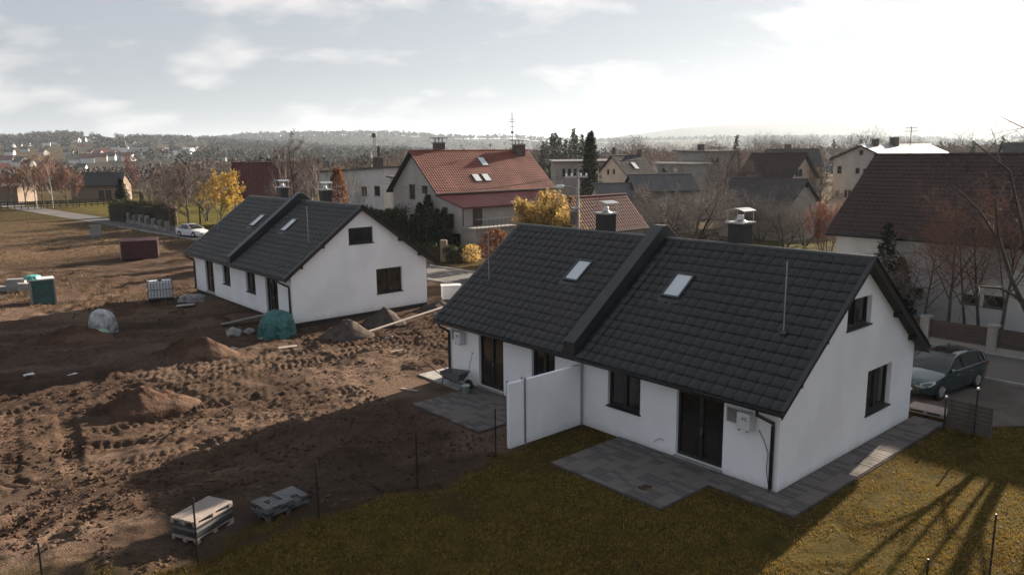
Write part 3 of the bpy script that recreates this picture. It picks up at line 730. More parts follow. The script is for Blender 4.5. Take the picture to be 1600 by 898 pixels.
# soil heaps
def mound(label, x, y, rx, ry, h, rz, seed, m='soil', sharp=1.5, n=44):
    mb = MB(); rng = random.Random(seed)
    th = np.linspace(0, 2*math.pi, n, endpoint=False); rr = np.linspace(0, 1, 22)
    vs_ = []; ox, oy = rng.uniform(0, 90), rng.uniform(0, 90)
    for q in rr:
        for a in th:
            px_, py_ = q*math.cos(a), q*math.sin(a)
            e = 1+.35*(float(vnoise(np.array([math.cos(a)*1.6+ox]), np.array([math.sin(a)*1.6+oy]), 2)[0])-.5)
            X_, Y_ = px_*rx*e, py_*ry*e
            z = h*(1-q)**1.15*(1-.08*math.exp(-((q)/.12)**2))
            nn = float(fbm(np.array([X_/.5+ox]), np.array([Y_/.5+oy]), 4, seed)[0])-.47
            vs_.append((X_, Y_, z+nn*.62*h**.5*(.3+(1-q))-.04-.30*max(0, q-.85)/.15))
    fs = []
    for i in range(len(rr)-1):
        for j in range(n): a, b = i*n+j, i*n+(j+1) % n; fs.append((a, b, b+n, a+n))
    mb.add(vs_, fs); o = mb.build('soil_heap', Mt[m], None, True); o.location = (x, y, G(x, y)-.02); o.rotation_euler = (0, 0, rz)
    return sg(o, label, 'soil heap', 'heaps of dug soil on the building plot')
mound('grey conical soil heap in front of the far white gable, the nearer of two', -8.75, 38.9, 1.6, 1.15, 1.15, .2, 1, 'soilgrey')
mound('rounded soil heap close against the far white gable, behind the plank', -7.3, 41.9, 1.5, 1.05, 1.1, .1, 2, 'soilgrey')
mound('long soil heap with a sunlit right end, left of the teal tarpaulin', -15.2, 35.3, 2.5, 1.3, 1.05, -.15, 3)
mound('dark peaked soil heap out in the tyre-marked dirt', -14.1, 27.7, 2.2, 1.25, 1.05, .35, 4)
mound('low dark soil heap below the green crate near the left edge', -22.8, 38.2, 2.2, 1.2, .95, .1, 5)
mound('small soil heap right of the far white house by the street', -4.6, 45.4, 1.8, 1.1, .55, .4, 6, 'soilgrey')
mound('low spread of soil above the milky foil bundle', -23.0, 46.0, 3.2, 1.5, .6, .0, 8, 'soil')
c = W(-2.6, -2.5); o = mound('small crumbled heap of brown soil lying on the near terrace', c[0], c[1], .55, .4, .10, .3, 7); o.location.z = .055
mound('flat mound of turned soil beside the far house front', -17.3, 43.0, 2.2, 1.0, .45, -.8, 9)

# IBC tank
r = thing('liquid_tank', 'white plastic tank in a metal cage, left of the far white house', 'tank', (-23.6, 49.9, G(-23.6, 49.9)), R(24)); r.scale = (1.08, 1.08, 1.12)
soft(MB().box(-.66, .66, -.5, .5, .16, 1.16).build('container', Mt['whitepl'], r), .08, 3)
for i in range(9):
    x = -.69+i*1.38/8
    for y in (-.535, .535): MB().tube([(x, y, .12), (x, y, 1.2)], .016, 5).build('cage_bar', Mt['slab'], r)
for i in range(1, 6):
    y = -.535+i*1.07/6
    for x in (-.69, .69): MB().tube([(x, y, .12), (x, y, 1.2)], .016, 5).build('cage_bar', Mt['slab'], r)
for z in (.2, .7, 1.2): MB().tube([(-.69, -.55, z), (.69, -.55, z), (.69, .55, z), (-.69, .55, z), (-.69, -.55, z)], .018, 5).build('cage_rail', Mt['slab'], r)
MB().lathe([(.13, 1.16), (.13, 1.21), (.05, 1.22)], 14).build('lid', Mt['rubber'], r)
MB().box(-.69, .69, -.54, .54, 0, .11).build('base', Mt['rubber'], r)

# dark green crate with a cloth on top
r = thing('storage_crate', 'dark green upright crate with a teal cloth over its top, near left edge', 'crate', (-31.0, 49.1, G(-31.0, 49.1)), R(35))
MB().box(-.62, .62, -.55, .55, .02, 1.60).build('body', mat('crate_green', (.022, .075, .072), (.03, .095, .09), 2, .5), r)
for (a, b, c0, d) in ((-.25, .30, .95, 1.25), (-.30, .42, .12, .45)): MB().box(a, b, -.575, -.552, c0, d).build('panel', mat('crate_panel', (.035, .115, .115), (.03, .09, .09), 4, .45), r)
for x in (-.66, .66): MB().box(x-.05, x+.05, -.60, .60, 0, 1.66).build('side_frame', Mt['concrete'], r)
MB().box(-.72, .72, -.6, .6, 1.64, 1.72).build('top', Mt['whitepl'], r)
def drape(name, m, parent, rx, ry, h, seed, n=40, rings=16, flare=.12, loc=None, amp=.10, lab=None, cat=None, power=2.6, dome=False):
    rg = np.linspace(0, 1, rings); th = np.linspace(0, 2*math.pi, n, endpoint=False); vs_ = []
    for q in rg:
        for a in th:
            fold = amp*q*(math.sin(a*7+seed)+.6*math.sin(a*13+2*seed))
            sq = (abs(math.cos(a))**power+abs(math.sin(a))**power)**(-1/power)
            k = min(1, q*1.5); z = h*(1-max(0, q-.35)**1.5/.524*.98)+.10*h*(float(fbm(np.array([math.cos(a)*q*2.2+seed]), np.array([math.sin(a)*q*2.2]), 3, seed)[0])-.45)*2*(1-q*.6)
            rr = (k**.75)*(1-.06*(1-q))+flare*max(0, q-.85)*6+fold*.25
            if dome: rr = math.sin(min(1, q*1.04)*math.pi/2)**.85*(1+fold*.9*q)+flare*max(0, q-.9)*6; z = h*max(0, math.cos(q*math.pi/2))**.62*(1+.22*(float(fbm(np.array([math.cos(a)*q*1.8+seed]), np.array([math.sin(a)*q*1.8+3]), 3, seed)[0])-.45))
            vs_.append((rx*rr*sq*math.cos(a), ry*rr*sq*math.sin(a), max(.012, z)))
    mb = MB(); mb.add(vs_, [(i*n+j, i*n+(j+1) % n, (i+1)*n+(j+1) % n, (i+1)*n+j) for i in range(rings-1) for j in range(n)])
    o = mb.build(name, m, parent, True)
    if loc: o.location = loc
    if lab: sg(o, lab, cat)
    return o
o = drape('cover_cloth', Mt['tarplight'], None, .42, .5, .26, 4, loc=(-31.35, 48.75, G(-31.0, 49.1)+1.715), lab='crumpled pale teal cloth lying on top of the green crate', cat='cloth', amp=.25)
o = drape('tarpaulin_heap', Mt['tarp'], None, .90, .78, 1.42, 2, n=64, rings=22, loc=(-12.55, 39.35, G(-12.55, 39.35)), lab='teal tarpaulin draped over a pile at the corner of the far house', cat='tarpaulin', flare=.10, amp=.11, power=2.5, dome=True)
o = drape('foil_bundle', Mt['clearfoil'], None, .68, .58, 1.32, 5, n=56, rings=22, dome=True, loc=(-22.1, 39.75, G(-22.1, 39.75)), lab='big milky plastic-wrapped bundle on the dark soil', cat='bundle', flare=-.02, amp=.10, power=2.1)
o = drape('foil_sheet', Mt['greenfoil'], None, .72, .42, .42, 8, loc=(-22.15, 39.05, G(-22.1, 39.05)), lab='crumpled pale green foil at the foot of the plastic-wrapped bundle', cat='foil', amp=.5)
o = drape('foil_scrap', mat('blue_scrap', (.35, .58, .62), (.18, .36, .42), 4, .3), None, .42, .20, .16, 9, loc=(-6.4, 38.8, G(-6.4, 38.8)+.01), lab='small pale blue scrap of foil on the dirt by the long plank', cat='foil', amp=.6)
o = drape('sack_pile', mat('grey_sacks', (.25, .25, .26), (.12, .11, .11), 4, .6), None, .85, .5, .42, 12, loc=(-20.9, 48.6, G(-20.9, 48.6)), lab='slumped grey sacks beside the caged white tank', cat='sacks', amp=.6)
def plank(label, p, q, w_=.22, th=.05, m='palewood'):
    p, q = Vector(p), Vector(q); d = q-p; L_ = d.length
    o = MB().box(0, L_, -w_/2, w_/2, 0, th).build('plank', Mt[m]); o.location = p
    o.rotation_euler = d.to_track_quat('X', 'Z').to_euler(); return sg(o, label, 'plank')
plank('long pale plank lying on the dirt between the two white houses', (-7.9, 39.4, G(-7.9, 39.4)+.10), (-3.6, 44.4, G(-3.6, 44.4)+.42))
plank('grey plank ramp leading up to the far house front door', (-16.4, 41.5, G(-16.4, 41.5)+.03), (-14.05, 42.15, .52), .30, .05, 'concrete')
# loose stones and blocks
def rock(label, x, y, s, seed, m='concrete', name='boulder'):
    bm = bmesh.new(); bmesh.ops.create_icosphere(bm, subdivisions=2, radius=1)
    for v in bm.verts:
        n = mnoise.noise(v.co*1.3+Vector((seed, 0, 0)))*.45+mnoise.noise(v.co*3+Vector((0, seed, 0)))*.15
        v.co *= 1+n; v.co.x *= s[0]; v.co.y *= s[1]; v.co.z *= s[2]
    me_ = bpy.data.meshes.new(name); bm.to_mesh(me_); bm.free(); me_.materials.append(Mt[m])
    o = link(name, me_); o.location = (x, y, G(x, y)+s[2]*.45); return sg(o, label, 'stone')
rock('pale lump of rubble left of the teal tarpaulin, the larger one', -15.0, 39.5, (.45, .35, .3), 1)
rock('small pale lump of rubble between the plank ramp and the tarpaulin', -14.2, 39.7, (.28, .24, .2), 2)
rock('brown stone on the sunlit strip in front of the far gable', -9.8, 36.6, (.30, .22, .2), 3, 'soil')
for i, (x, y, rz, lab) in enumerate([(-36.2, 54.4, .3, 'pale building block standing highest in the pile at the left edge'), (-37.3, 54.3, .1, 'pale building block lying flat at the left edge of the picture'), (-35.2, 54.0, .7, 'pale building block leaning at the right of the pile by the left edge'), (-38.3, 52.6, -.2, 'pale block lying lowest and farthest left on the dry grass')]):
    o = soft(MB().box(-.6, .6, -.3, .3, 0, (.95, .35, .55, .3)[i]).build('building_block', Mt['concrete']), .02); o.location = (x, y, G(x, y)); o.rotation_euler = (0, .05*i, rz); sg(o, lab, 'block', 'blocks by the left edge')
# white cabinet beside the street
r = thing('white_cabinet', 'white box-shaped cabinet half hidden behind the near roof edge', 'cabinet', (-4.0, 48.6, G(-4, 48.6)), PY+R(60))
MB().box(-.6, .6, -.35, .35, 0, .9).build('body', Mt['whitepl'], r); MB().box(-.65, .65, -.4, .4, .902, .96).build('lid', Mt['whitepl'], r)
r = thing('utility_cabinet', 'small pale utility cabinet standing alone in the dry grass', 'cabinet', (-49.8, 90.3, G(-49.8, 90.3)), R(12))
MB().box(-.55, .55, -.25, .25, .15, 1.3).build('body', Mt['concrete'], r); MB().box(-.62, .62, -.3, .3, 1.3, 1.4).build('cap', Mt['concrete'], r); MB().box(-.5, .5, -.22, .22, 0, .15).build('foot', Mt['concrete'], r)
# maroon site container
mar = mat('maroon_sheet', (.085, .022, .026), (.055, .016, .02), 1.5, .6)
r = thing('site_container', 'maroon sheet-metal site container on the dry grass', 'container', (-35.4, 71.6, G(-35.4, 71.6)), R(21))
MB().box(-1.55, 1.55, -1.1, 1.1, .05, 1.75).build('body', mar, r)
for i in range(12): MB().box(-1.5+i*.26, -1.40+i*.26, -1.135, -1.102, .1, 1.7).build('rib', mar, r)
MB().prism([(-1.2, 1.75), (0, 1.92), (1.2, 1.75)], -1.62, 1.62).build('roof', mar, r)
for x in (-1.58, 1.58): MB().box(x-.04, x+.04, -1.16, -1.06, 0, 1.75).build('corner_post', Mt['concrete'], r)

# wheelbarrow, shovel, bucket
x, y, _ = W(-14.0, -.75)
r = thing('wheelbarrow', 'wheelbarrow against the white wall at the far end of the near house', 'wheelbarrow', (x, y, .06), PY+R(12))
tb = [(-.38, -.22, .30), (.40, -.22, .30), (.40, .22, .30), (-.38, .22, .30), (-.52, -.33, .60), (.62, -.33, .66), (.62, .33, .66), (-.52, .33, .60)]
mb = MB(); mb.add(tb, [(0, 3, 2, 1), (0, 1, 5, 4), (1, 2, 6, 5), (2, 3, 7, 6), (3, 0, 4, 7)]); o = mb.build('tray', Mt['slab'], r); so_ = o.modifiers.new('solid', 'SOLIDIFY'); so_.thickness = .012
for y_ in (-.28, .28): MB().tube([(.75, y_*.4, .2), (0, y_*.8, .28), (-.7, y_, .55), (-1.15, y_, .78)], .018, 6).build('handle', Mt['rubber'], r); MB().tube([(-.35, y_*.9, .42), (-.45, y_*.9, .0)], .016, 6).build('leg', Mt['rubber'], r)
wh = MB().lathe([(.10, -.04), (.18, -.05), (.205, -.02), (.205, .02), (.18, .05), (.10, .04)], 18, (.80, 0, .205), 'y').build('wheel', Mt['rubber'], r)
MB().lathe([(.09, -.02), (.09, .02)], 14, (.80, 0, .205), 'y').build('rim', Mt['steel'], wh)
x, y, _ = W(-13.45, -.5)
r = thing('shovel', 'shovel standing upright beside the wheelbarrow and patio door', 'shovel', (x, y, .06), PY)
MB().tube([(0, 0, .32), (.03, .12, .9), (.06, .26, 1.42)], .016, 6).build('shaft', Mt['palewood'], r)
bl = MB(); bl.add([(-.11, -.02, .34), (.11, -.02, .34), (.12, -.05, .12), (0, -.07, .0), (-.12, -.05, .12)], [(0, 1, 2, 3, 4)]); o = bl.build('blade', Mt['steel'], r); o.modifiers.new('solid', 'SOLIDIFY').thickness = .006
MB().tube([(-.03, .27, 1.42), (.15, .25, 1.44)], .015, 6).build('grip', Mt['rubber'], r)
x, y = gpx(728, 616)
r = thing('bucket', 'white plastic bucket on the far terrace below the wheelbarrow', 'bucket', (x, y, .065), 0)
MB().lathe([(.125, 0), (.16, .30), (.172, .30), (.172, .32), (.15, .32), (.145, .27), (.12, .27)], 20).build('body', mat('bucket_plastic', (.50, .55, .50), (.42, .47, .43), 4, .4), r, True)
MB().tube([(.17, 0, .30), (.12, .1, .36), (0, .13, .37), (-.12, .1, .36), (-.17, 0, .30)], .006, 5).build('handle', Mt['steel'], r)

# timber by the drive
c = W(.35, 9.75); r = thing('wooden_pallet', 'pale slatted wooden pallet lying in front of the dark car', 'pallet', (c[0], c[1], .10), PY+R(2))
pallet(r, 1.25, .85, .05, Mt['palewood'], 6)
c = W(1.28, 8.85); d = np.array(W(2.62, 8.75))-np.array(c)
r = thing('fence_panel', 'weathered slatted wooden fence panel beside the pale pallet', 'fence panel', (c[0], c[1], 0), math.atan2(d[1], d[0]))
for i in range(7): MB().box(0, 1.35, -.012, .012, .08+i*.145, .205+i*.145).build('slat', Mt['greywood'], r)
for x in (.02, .68, 1.33): MB().box(x-.035, x+.035, -.06, -.013, 0, 1.12).build('batten', Mt['greywood'], r)
for k, (px_, py_, h_, lab) in enumerate([(1521, 682, 1.62, 'slim dark post with a pale knob beside the wooden fence panel'), (1474, 672, 1.15, 'slim dark post at the left end of the wooden fence panel')]):
    x, y = gpx(px_, py_); r = thing('slim_post', lab, 'post', (x, y, 0))
    MB().tube([(0, 0, -.2), (0, 0, h_)], .028, 8).build('shaft', Mt['post'], r); MB().lathe([(.035, h_), (.055, h_+.04), (.03, h_+.08)], 8).build('knob', Mt['whitepl'], r)

# ------------------------------------------------------------------ cars
def car(label, loc, rz, paint, roofp, estate=True):
    r = thing('parked_car', label, 'car', loc, rz)      # local x forward, y left, z up
    Lh = 2.27; 
    # stations: x, half width at sill / shoulder, sill z, shoulder z (bonnet or belt)
    S = [(2.30, .40, .50, .42, .58), (2.22, .68, .74, .30, .66), (2.05, .80, .83, .22, .73), (1.75, .86, .88, .20, .80), (1.30, .88, .895, .19, .89), (.95, .88, .90, .19, .94), (.3, .885, .90, .18, .955), (-.5, .885, .90, .18, .97), (-1.2, .88, .90, .19, .99), (-1.75, .87, .885, .21, 1.01), (-2.05, .83, .85, .26, 1.02), (-2.22, .74, .78, .34, .98), (-2.28, .62, .66, .46, .90)]
    def ring(st_):
        x, ws, wb, zs, zb = st_
        zm = (zs+zb)/2
        half = [(0, zs), (ws*.8, zs), (ws, zs+.05), (wb*1.005, zm), (wb, zb-.10), (wb*.965, zb-.02), (wb*.80, zb+.022), (0, zb+.045)]
        return [(x, a, b) for a, b in half]+[(x, -a, b) for a, b in half[-2:0:-1]]
    mb = MB(); rs = [ring(q) for q in S]; n = len(rs[0])
    mb.add([p for q in rs for p in q], [(i*n+j, i*n+(j+1) % n, (i+1)*n+(j+1) % n, (i+1)*n+j) for i in range(len(rs)-1) for j in range(n)]+[tuple(range(n)), tuple((len(rs)-1)*n+j for j in range(n))[::-1]])
    b = mb.build('body', paint, r, True); b.modifiers.new('edge', 'EDGE_SPLIT').split_angle = R(38)
    # greenhouse
    xr = -1.95 if estate else -1.55
    T = [(1.02, .76, .95, .0), (.78, .745, .97, .16), (.15, .64, .97, .47), (-.2, .62, .98, .505), (-.9, .61, .99, .50), (xr+.35, .595, 1.0, .455), (xr, .59, 1.01, .35), (xr-.20, .72, 1.015, .02)]
    def gring(q):
        x, wt, zb, hh = q; wb = .845 if x < .9 else .80
        return [(x, wb, zb), (x, wb-(wb-wt)*.9*min(1, hh/.4+.05), zb+hh*.92), (x, wt*.75, zb+hh+.02), (x, 0, zb+hh+.03), (x, -wt*.75, zb+hh+.02), (x, -(wb-(wb-wt)*.9*min(1, hh/.4+.05)), zb+hh*.92), (x, -wb, zb)]
    gm = MB(); gs = [gring(q) for q in T]; n = 7; gm.v = [p for q in gs for p in q]
    for i in range(len(gs)-1):
        for j in range(n-1): gm.f.append((i*n+j, i*n+j+1, (i+1)*n+j+1, (i+1)*n+j)); gm.mi.append(0)
    g = gm.build('glazing', Mt['carglass'], r, True); g.modifiers.new('edge', 'EDGE_SPLIT').split_angle = R(30)
    rm = MB(); rr = gs[2:-1]; m_ = len(rr)
    vs_ = []
    for q in rr: vs_ += [(p[0], p[1]*1.01, p[2]+.012) for p in q[1:6]]
    rm.add(vs_, [(i*5+j, i*5+j+1, (i+1)*5+j+1, (i+1)*5+j) for i in range(m_-1) for j in range(4)])
    ro = rm.build('roof', paint, r, True); ro.modifiers.new('solid', 'SOLIDIFY').thickness = .02
    MB().box(-.75, .05, -.40, .40, 1.515, 1.528).build('sunroof', Mt['carglass'], ro) if estate else None
    for sgn in (1, -1):
        off = lambda p, k=.012: (p[0], p[1]+sgn*k, p[2]+.004)
        side = lambda i, j: gs[i][j if sgn > 0 else 6-j]
        for i in (0, 1): MB().tube([off(side(i, 1)), off(side(i+1, 1))], .032, 6).build('pillar', paint, r)
        for i in (3, 5):
            p, q = side(i, 0), side(i, 1); MB().tube([off(p), off(q)], .035, 6).build('pillar', Mt['rubber'] if i == 3 else paint, r)
        MB().tube([off(side(6, 0)), off(side(6, 1))], .06, 6).build('pillar', paint, r)
        MB().tube([off(side(i, 0), .015) for i in range(1, 8)], .013, 5).build('belt_trim', Mt['chrome'], r)
        if estate: MB().tube([(q[1 if sgn > 0 else 5][0], q[1 if sgn > 0 else 5][1]*.96, q[1 if sgn > 0 else 5][2]+(.03 if 0 < i < m_-1 else .01)) for i, q in enumerate(rr)], .018, 6).build('roof_rail', Mt['chrome'], r)
        mi = MB().box(.62, .78, sgn*.93-.09, sgn*.93+.09, .96, 1.09).build('mirror', paint, r); soft(mi, .03, 3)
        hl = MB(); hl.add([(2.10, sgn*.80, .60), (2.235, sgn*.52, .60), (2.215, sgn*.50, .70), (1.80, sgn*.845, .79), (1.83, sgn*.875, .70)], [(0, 1, 2, 3, 4)] if sgn > 0 else [(4, 3, 2, 1, 0)])
        o = hl.build('headlight', Mt['chrome'], r); o.location.x = .03; o.location.y = .012*sgn; o.modifiers.new('solid', 'SOLIDIFY').thickness = .02
        MB().box(-2.25, -2.10, sgn*.70-.13, sgn*.70+.13, .78, .95).build('tail_light', mat('tail_red', (.25, .01, .01), None, rough=.2), r)
        for x in (.25, -.72): MB().box(x-.11, x+.11, sgn*.905-.012, sgn*.905+.012, .80, .825).build('door_handle', Mt['chrome'], r)
        for x in (.92, -.28, -1.32): MB().box(x-.005, x+.005, sgn*.898-.006, sgn*.898+.006, .26, .92).build('door_gap', Mt['rubber'], r)
        for x in (1.42, -1.30):
            ar = MB().lathe([(.36, -.02), (.36, .02)], 24, (x, sgn*.885, .36), 'y').build('wheel_arch', Mt['rubber'], r)
            wh = MB().lathe([(.20, -.10), (.30, -.11), (.325, -.06), (.325, .06), (.30, .11), (.20, .10)], 24, (x, sgn*.82, .325), 'y').build('wheel', Mt['rubber'], r, True)
            rim = MB().lathe([(.205, -.01), (.19, .012), (.06, .02)] if sgn > 0 else [(.06, -.02), (.19, -.012), (.205, .01)], 20, (x, sgn*.93, .325), 'y'); rim.build('rim', Mt['steel'], wh)
            sp = MB()
            for k in range(5):
                a = 2*math.pi*k/5; sp.tube([(x, sgn*.945, .325), (x+.19*math.cos(a), sgn*.94, .325+.19*math.sin(a))], .022, 5)
            sp.build('spokes', Mt['chrome'], wh)
    MB().box(2.24, 2.315, -.50, .50, .33, .50).build('grille', Mt['rubber'], r)
    MB().box(2.316, 2.326, -.26, .26, .40, .50).build('number_plate', Mt['whitepl'], r)
    return r
Mt['carglass'] = mat('car_glass', (.012, .014, .015), (.02, .02, .02), 2, .04, spec=.7)
Mt['carteal'] = mat('dark_teal_car_paint', (.012, .030, .034), (.014, .034, .038), 2, .22, spec=.6); Mt['carteal'].node_tree.nodes['Principled BSDF'].inputs['Coat Weight'].default_value = .8
Mt['carwhite'] = mat('white_car_paint', (.66, .68, .70), (.62, .64, .66), 2, .28); Mt['carwhite'].node_tree.nodes['Principled BSDF'].inputs['Coat Weight'].default_value = .5
x, y, _ = W(-.68, 13.35); car('dark teal estate car with roof rails parked behind the near house', (x, y, .03), PY-R(98), Mt['carteal'], None)
x, y = gpx(296, 371); car('white car parked on the verge under the bare tree at left', (x, y+1, G(x, y)+.02), PY+R(16), Mt['carwhite'], None, False)

for i, (px_, py_, L_, w_, rz_, lab) in enumerate([(450, 543, .9, .3, .3, 'pale board offcut on the sunlit dirt right of the long soil heap'), (362, 546, .5, .35, 1.2, 'small pale board piece at the sunlit end of the long soil heap'), (118, 580, .7, .4, -.4, 'crumpled pale sheet lying on the shaded dirt below the milky bundle'), (45, 583, .4, .3, .8, 'little pale scrap on the shaded dirt near the left edge'), (290, 478, 1.1, .5, .2, 'pale flat board beside the grey sacks at the far house'), (412, 527, .5, .25, .9, 'short pale lath in front of the teal tarpaulin'), (620, 552, .6, .12, .5, 'narrow lath on the tyre-marked dirt between the houses'), (640, 610, .9, .10, -.6, 'thin lath lying on the dirt left of the far terrace')]):
    x, y = gpx(px_, py_); o = MB().box(-L_/2, L_/2, -w_/2, w_/2, 0, .03).build('board_offcut', Mt['palewood'] if i not in (2, 3) else Mt['whitepl']); o.location = (x, y, G(x, y)+.03); o.rotation_euler = (.06, -.05, rz_); sg(o, lab, 'board', 'offcuts on the dirt')

# ------------------------------------------------------------------ neighbouring houses
def bmat(name, c, v=.8, **k): return mat(name, c, tuple(x*v for x in c), **{**dict(scale=.9, rough=.9, bump=.2, bscale=25), **k})
Mt['render_grey'] = bmat('grey_render', (.40, .385, .37), .8, c3=(.30, .285, .27), s3=.25)
Mt['render_white'] = bmat('white_render', (.60, .60, .60), .86, c3=(.48, .475, .47), s3=.25)
Mt['render_cream'] = bmat('cream_render', (.52, .42, .34), .85)
Mt['render_tan'] = bmat('tan_render', (.21, .16, .125), .8)
Mt['render_dark'] = bmat('weathered_render', (.27, .25, .235), .75)
Mt['tile_red'] = mat('red_clay_tile', (.20, .055, .036), (.13, .038, .027), 3, .75, .2, 20, c3=(.24, .075, .05), s3=.3)
Mt['tile_dull'] = mat('dull_red_tile', (.12, .042, .038), (.08, .030, .028), 3, .75, .2, 20, spec=.25)
Mt['tile_brown'] = mat('brown_tile', (.058, .037, .033), (.045, .030, .028), 2, .85, .2, 20, spec=.25)
Mt['tile_grey'] = mat('grey_brown_tile', (.062, .053, .053), (.042, .037, .038), 2, .8, .2, 20)
Mt['sheet_red'] = mat('red_roof_sheet', (.24, .072, .062), (.18, .055, .048), .7, .38, spec=.6)
Mt['sheet_metal'] = mat('bare_metal_roof', (.42, .42, .43), (.33, .33, .34), .8, .30, metal=.6)
Mt['sheet_dark'] = mat('dark_flat_roof', (.075, .071, .072), (.05, .048, .05), .8, .6)
Mt['brickch'] = mat('chimney_brick', (.11, .085, .078), (.06, .05, .048), 5, .9, .3, 20)
Mt['oldwood'] = mat('old_brown_wood', (.075, .055, .044), (.045, .034, .028), 2, .85, .2, 20, stretch=(4, 4, 1))
Mt['winframe'] = mat('pale_window_frame', (.30, .29, .28), (.24, .23, .225), 3, .6)
def box_faces(L_, W_):
    return {'front': lambda u, z, d: (u, d, z), 'right': lambda u, z, d: (L_-d, u, z), 'back': lambda u, z, d: (u, W_-d, z), 'left': lambda u, z, d: (d, u, z)}
def on_face(loc, rz, face, L_, W_, px, py):
    m = Matrix.Translation(loc) @ Matrix.Rotation(rz, 4, 'Z'); i = m.inverted(); o = i @ Vector(CAM); d = (i.to_3x3() @ ray(px, py))
    ax, val = {'front': (1, 0), 'back': (1, W_), 'left': (0, 0), 'right': (0, L_)}[face]
    k = (val-o[ax])/d[ax]; q = o+d*k
    return (q.x if ax == 1 else q.y), q.z
def sheet(L_, run, rise, wave, row, amp, step, m, name, parent, o0=(0, 0, 0), flip=False, pts=4, ribs=False):
    # roofing laid along x, climbing in +y by run and +z by rise
    sl = math.hypot(run, rise); nr = max(1, int(sl/row)) if row else 1; nw = max(2, int(L_/wave)); mb = MB(); rows = []
    nrm = Vector((0, -rise/sl, run/sl)); up = Vector((0, run/sl, rise/sl))
    def prof(k):
        f = (k % pts)/pts
        if ribs: return amp if k % pts == 0 else 0
        return amp*math.sin(2*math.pi*f)
    for r_ in range(nr):
        for e in (0, 1):
            base = up*(sl*(r_+e)/nr)+nrm*(step*(1-e)+.01)
            rows.append([Vector(o0)+Vector((L_*k/(nw*pts), 0, 0))+base+nrm*prof(k) for k in range(nw*pts+1)])
    n = nw*pts+1
    vs_ = [(p.x, (p.y if not flip else 2*o0[1]-p.y), p.z) for q in rows for p in q]
    mb.add(vs_, [(i*n+j, i*n+j+1, (i+1)*n+j+1, (i+1)*n+j) for i in range(len(rows)-1) for j in range(n-1)])
    o = sg(mb.build(name, m, parent, False, False), kind='stuff'); return o
def house(label, loc, rz, L_, W_, z0, ze, zrg, wallm, roofm, wins=(), ov=.45, og=.35, tile=(.30, .36, .03, .03), chim=(), name='neighbour_house', cat='house', skyl=(), doors=(), hip=0, frame=None, ribs=False, group=None):
    r = thing(name, label, cat, loc, rz, group); F = box_faces(L_, W_); ops = {k: [] for k in F}
    sl = (zrg-ze)/(W_/2+ov); zt = lambda y: ze+sl*(min(y, W_-y)+ov)-.16
    wl = []
    for fc, px0, py0, px1, py1, sash in wins:
        a, b = on_face(loc, rz, fc, L_, W_, px0, py0), on_face(loc, rz, fc, L_, W_, px1, py1)
        o = (min(a[0], b[0]), max(a[0], b[0]), min(a[1], b[1]), max(a[1], b[1])); lim = L_ if fc in ('front', 'back') else W_
        if o[0] < .05 or o[1] > lim-.05: continue
        ops[fc].append(o); wl.append((fc, o, sash))
    mb = MB()
    for fc, P in F.items():
        gab = fc in ('left', 'right'); wall_face(mb, 0, W_ if gab else L_, z0, zt if gab else (lambda u: zt(0)), ops[fc], P, brk=(W_/2,) if gab else ())
        for o in ops[fc]: reveals(mb, o, P, .14)
    mb.build('wall', wallm, r)
    for fc, o, sash in wl:
        door = sash < 0
        win(r, o, F[fc], .11, 'door' if door else 'window', max(1, abs(sash)), Mt['oldwood'] if door else Mt['glass'], frame or Mt['winframe'], sill=not door, fw=.07)
    y0 = -ov
    rf = MB().prism([(y0, ze), (W_/2, zrg), (W_-y0, ze), (W_-y0, ze-.13), (W_/2, zrg-.16), (y0, ze-.13)], -og, L_+og).build('roof', Mt['darkwood'], r)
    for flip in (False, True):
        sheet(L_+2*og+.04, W_/2+ov, zrg-ze, tile[0], tile[1], tile[2], tile[3], roofm, 'roof_tiles' if not ribs else 'roof_sheets', rf, (-og-.02, y0, ze+.012) if not flip else (-og-.02, W_+ov, ze+.012), flip, 4, ribs)
    MB().tube([(-og-.03, W_/2, zrg+.05), (L_+og+.03, W_/2, zrg+.05)], .10, 8).build('ridge_cap', roofm, rf)
    MB().tube([(-og, y0-.06, ze-.04), (L_+og, y0-.06, ze-.04)], .06, 6).build('gutter', Mt['gutter'], r)
    for (cx, cy, cw, cd, ztop, hood) in chim:
        c = MB().box(cx-cw/2, cx+cw/2, cy-cd/2, cy+cd/2, zrg-1.5, ztop).build('chimney', Mt['brickch'], r)
        MB().box(cx-cw/2-.08, cx+cw/2+.08, cy-cd/2-.08, cy+cd/2+.08, ztop+.002, ztop+.12).build('crown', Mt['concrete'], c)
        if hood:
            for dx in (-1, 0, 1): MB().box(cx+dx*cw*.4-.04, cx+dx*cw*.4+.04, cy-.04, cy+.04, ztop+.12, ztop+.50).build('hood_leg', Mt['sheet_dark'], c)
            MB().box(cx-cw*.75, cx+cw*.75, cy-cd*.75, cy+cd*.75, ztop+.50, ztop+.57).build('hood', Mt['sheet_dark'], c)
    for (sx, sy, sw, sh) in skyl:
        zc = ze+sl*(sy+ov); rm = Matrix.Translation((sx, sy, zc)) @ Matrix.Rotation(math.atan(sl), 4, 'X')
        so = MB().box(-sw/2-.08, sw/2+.08, -sh/2-.1, sh/2+.1, -.02, .13, rm).build('skylight', Mt['sheet_dark'], r)
        MB().box(-sw/2, sw/2, -sh/2, sh/2, .135, .15, rm).build('pane', Mt['skyglass'], so)
    return r
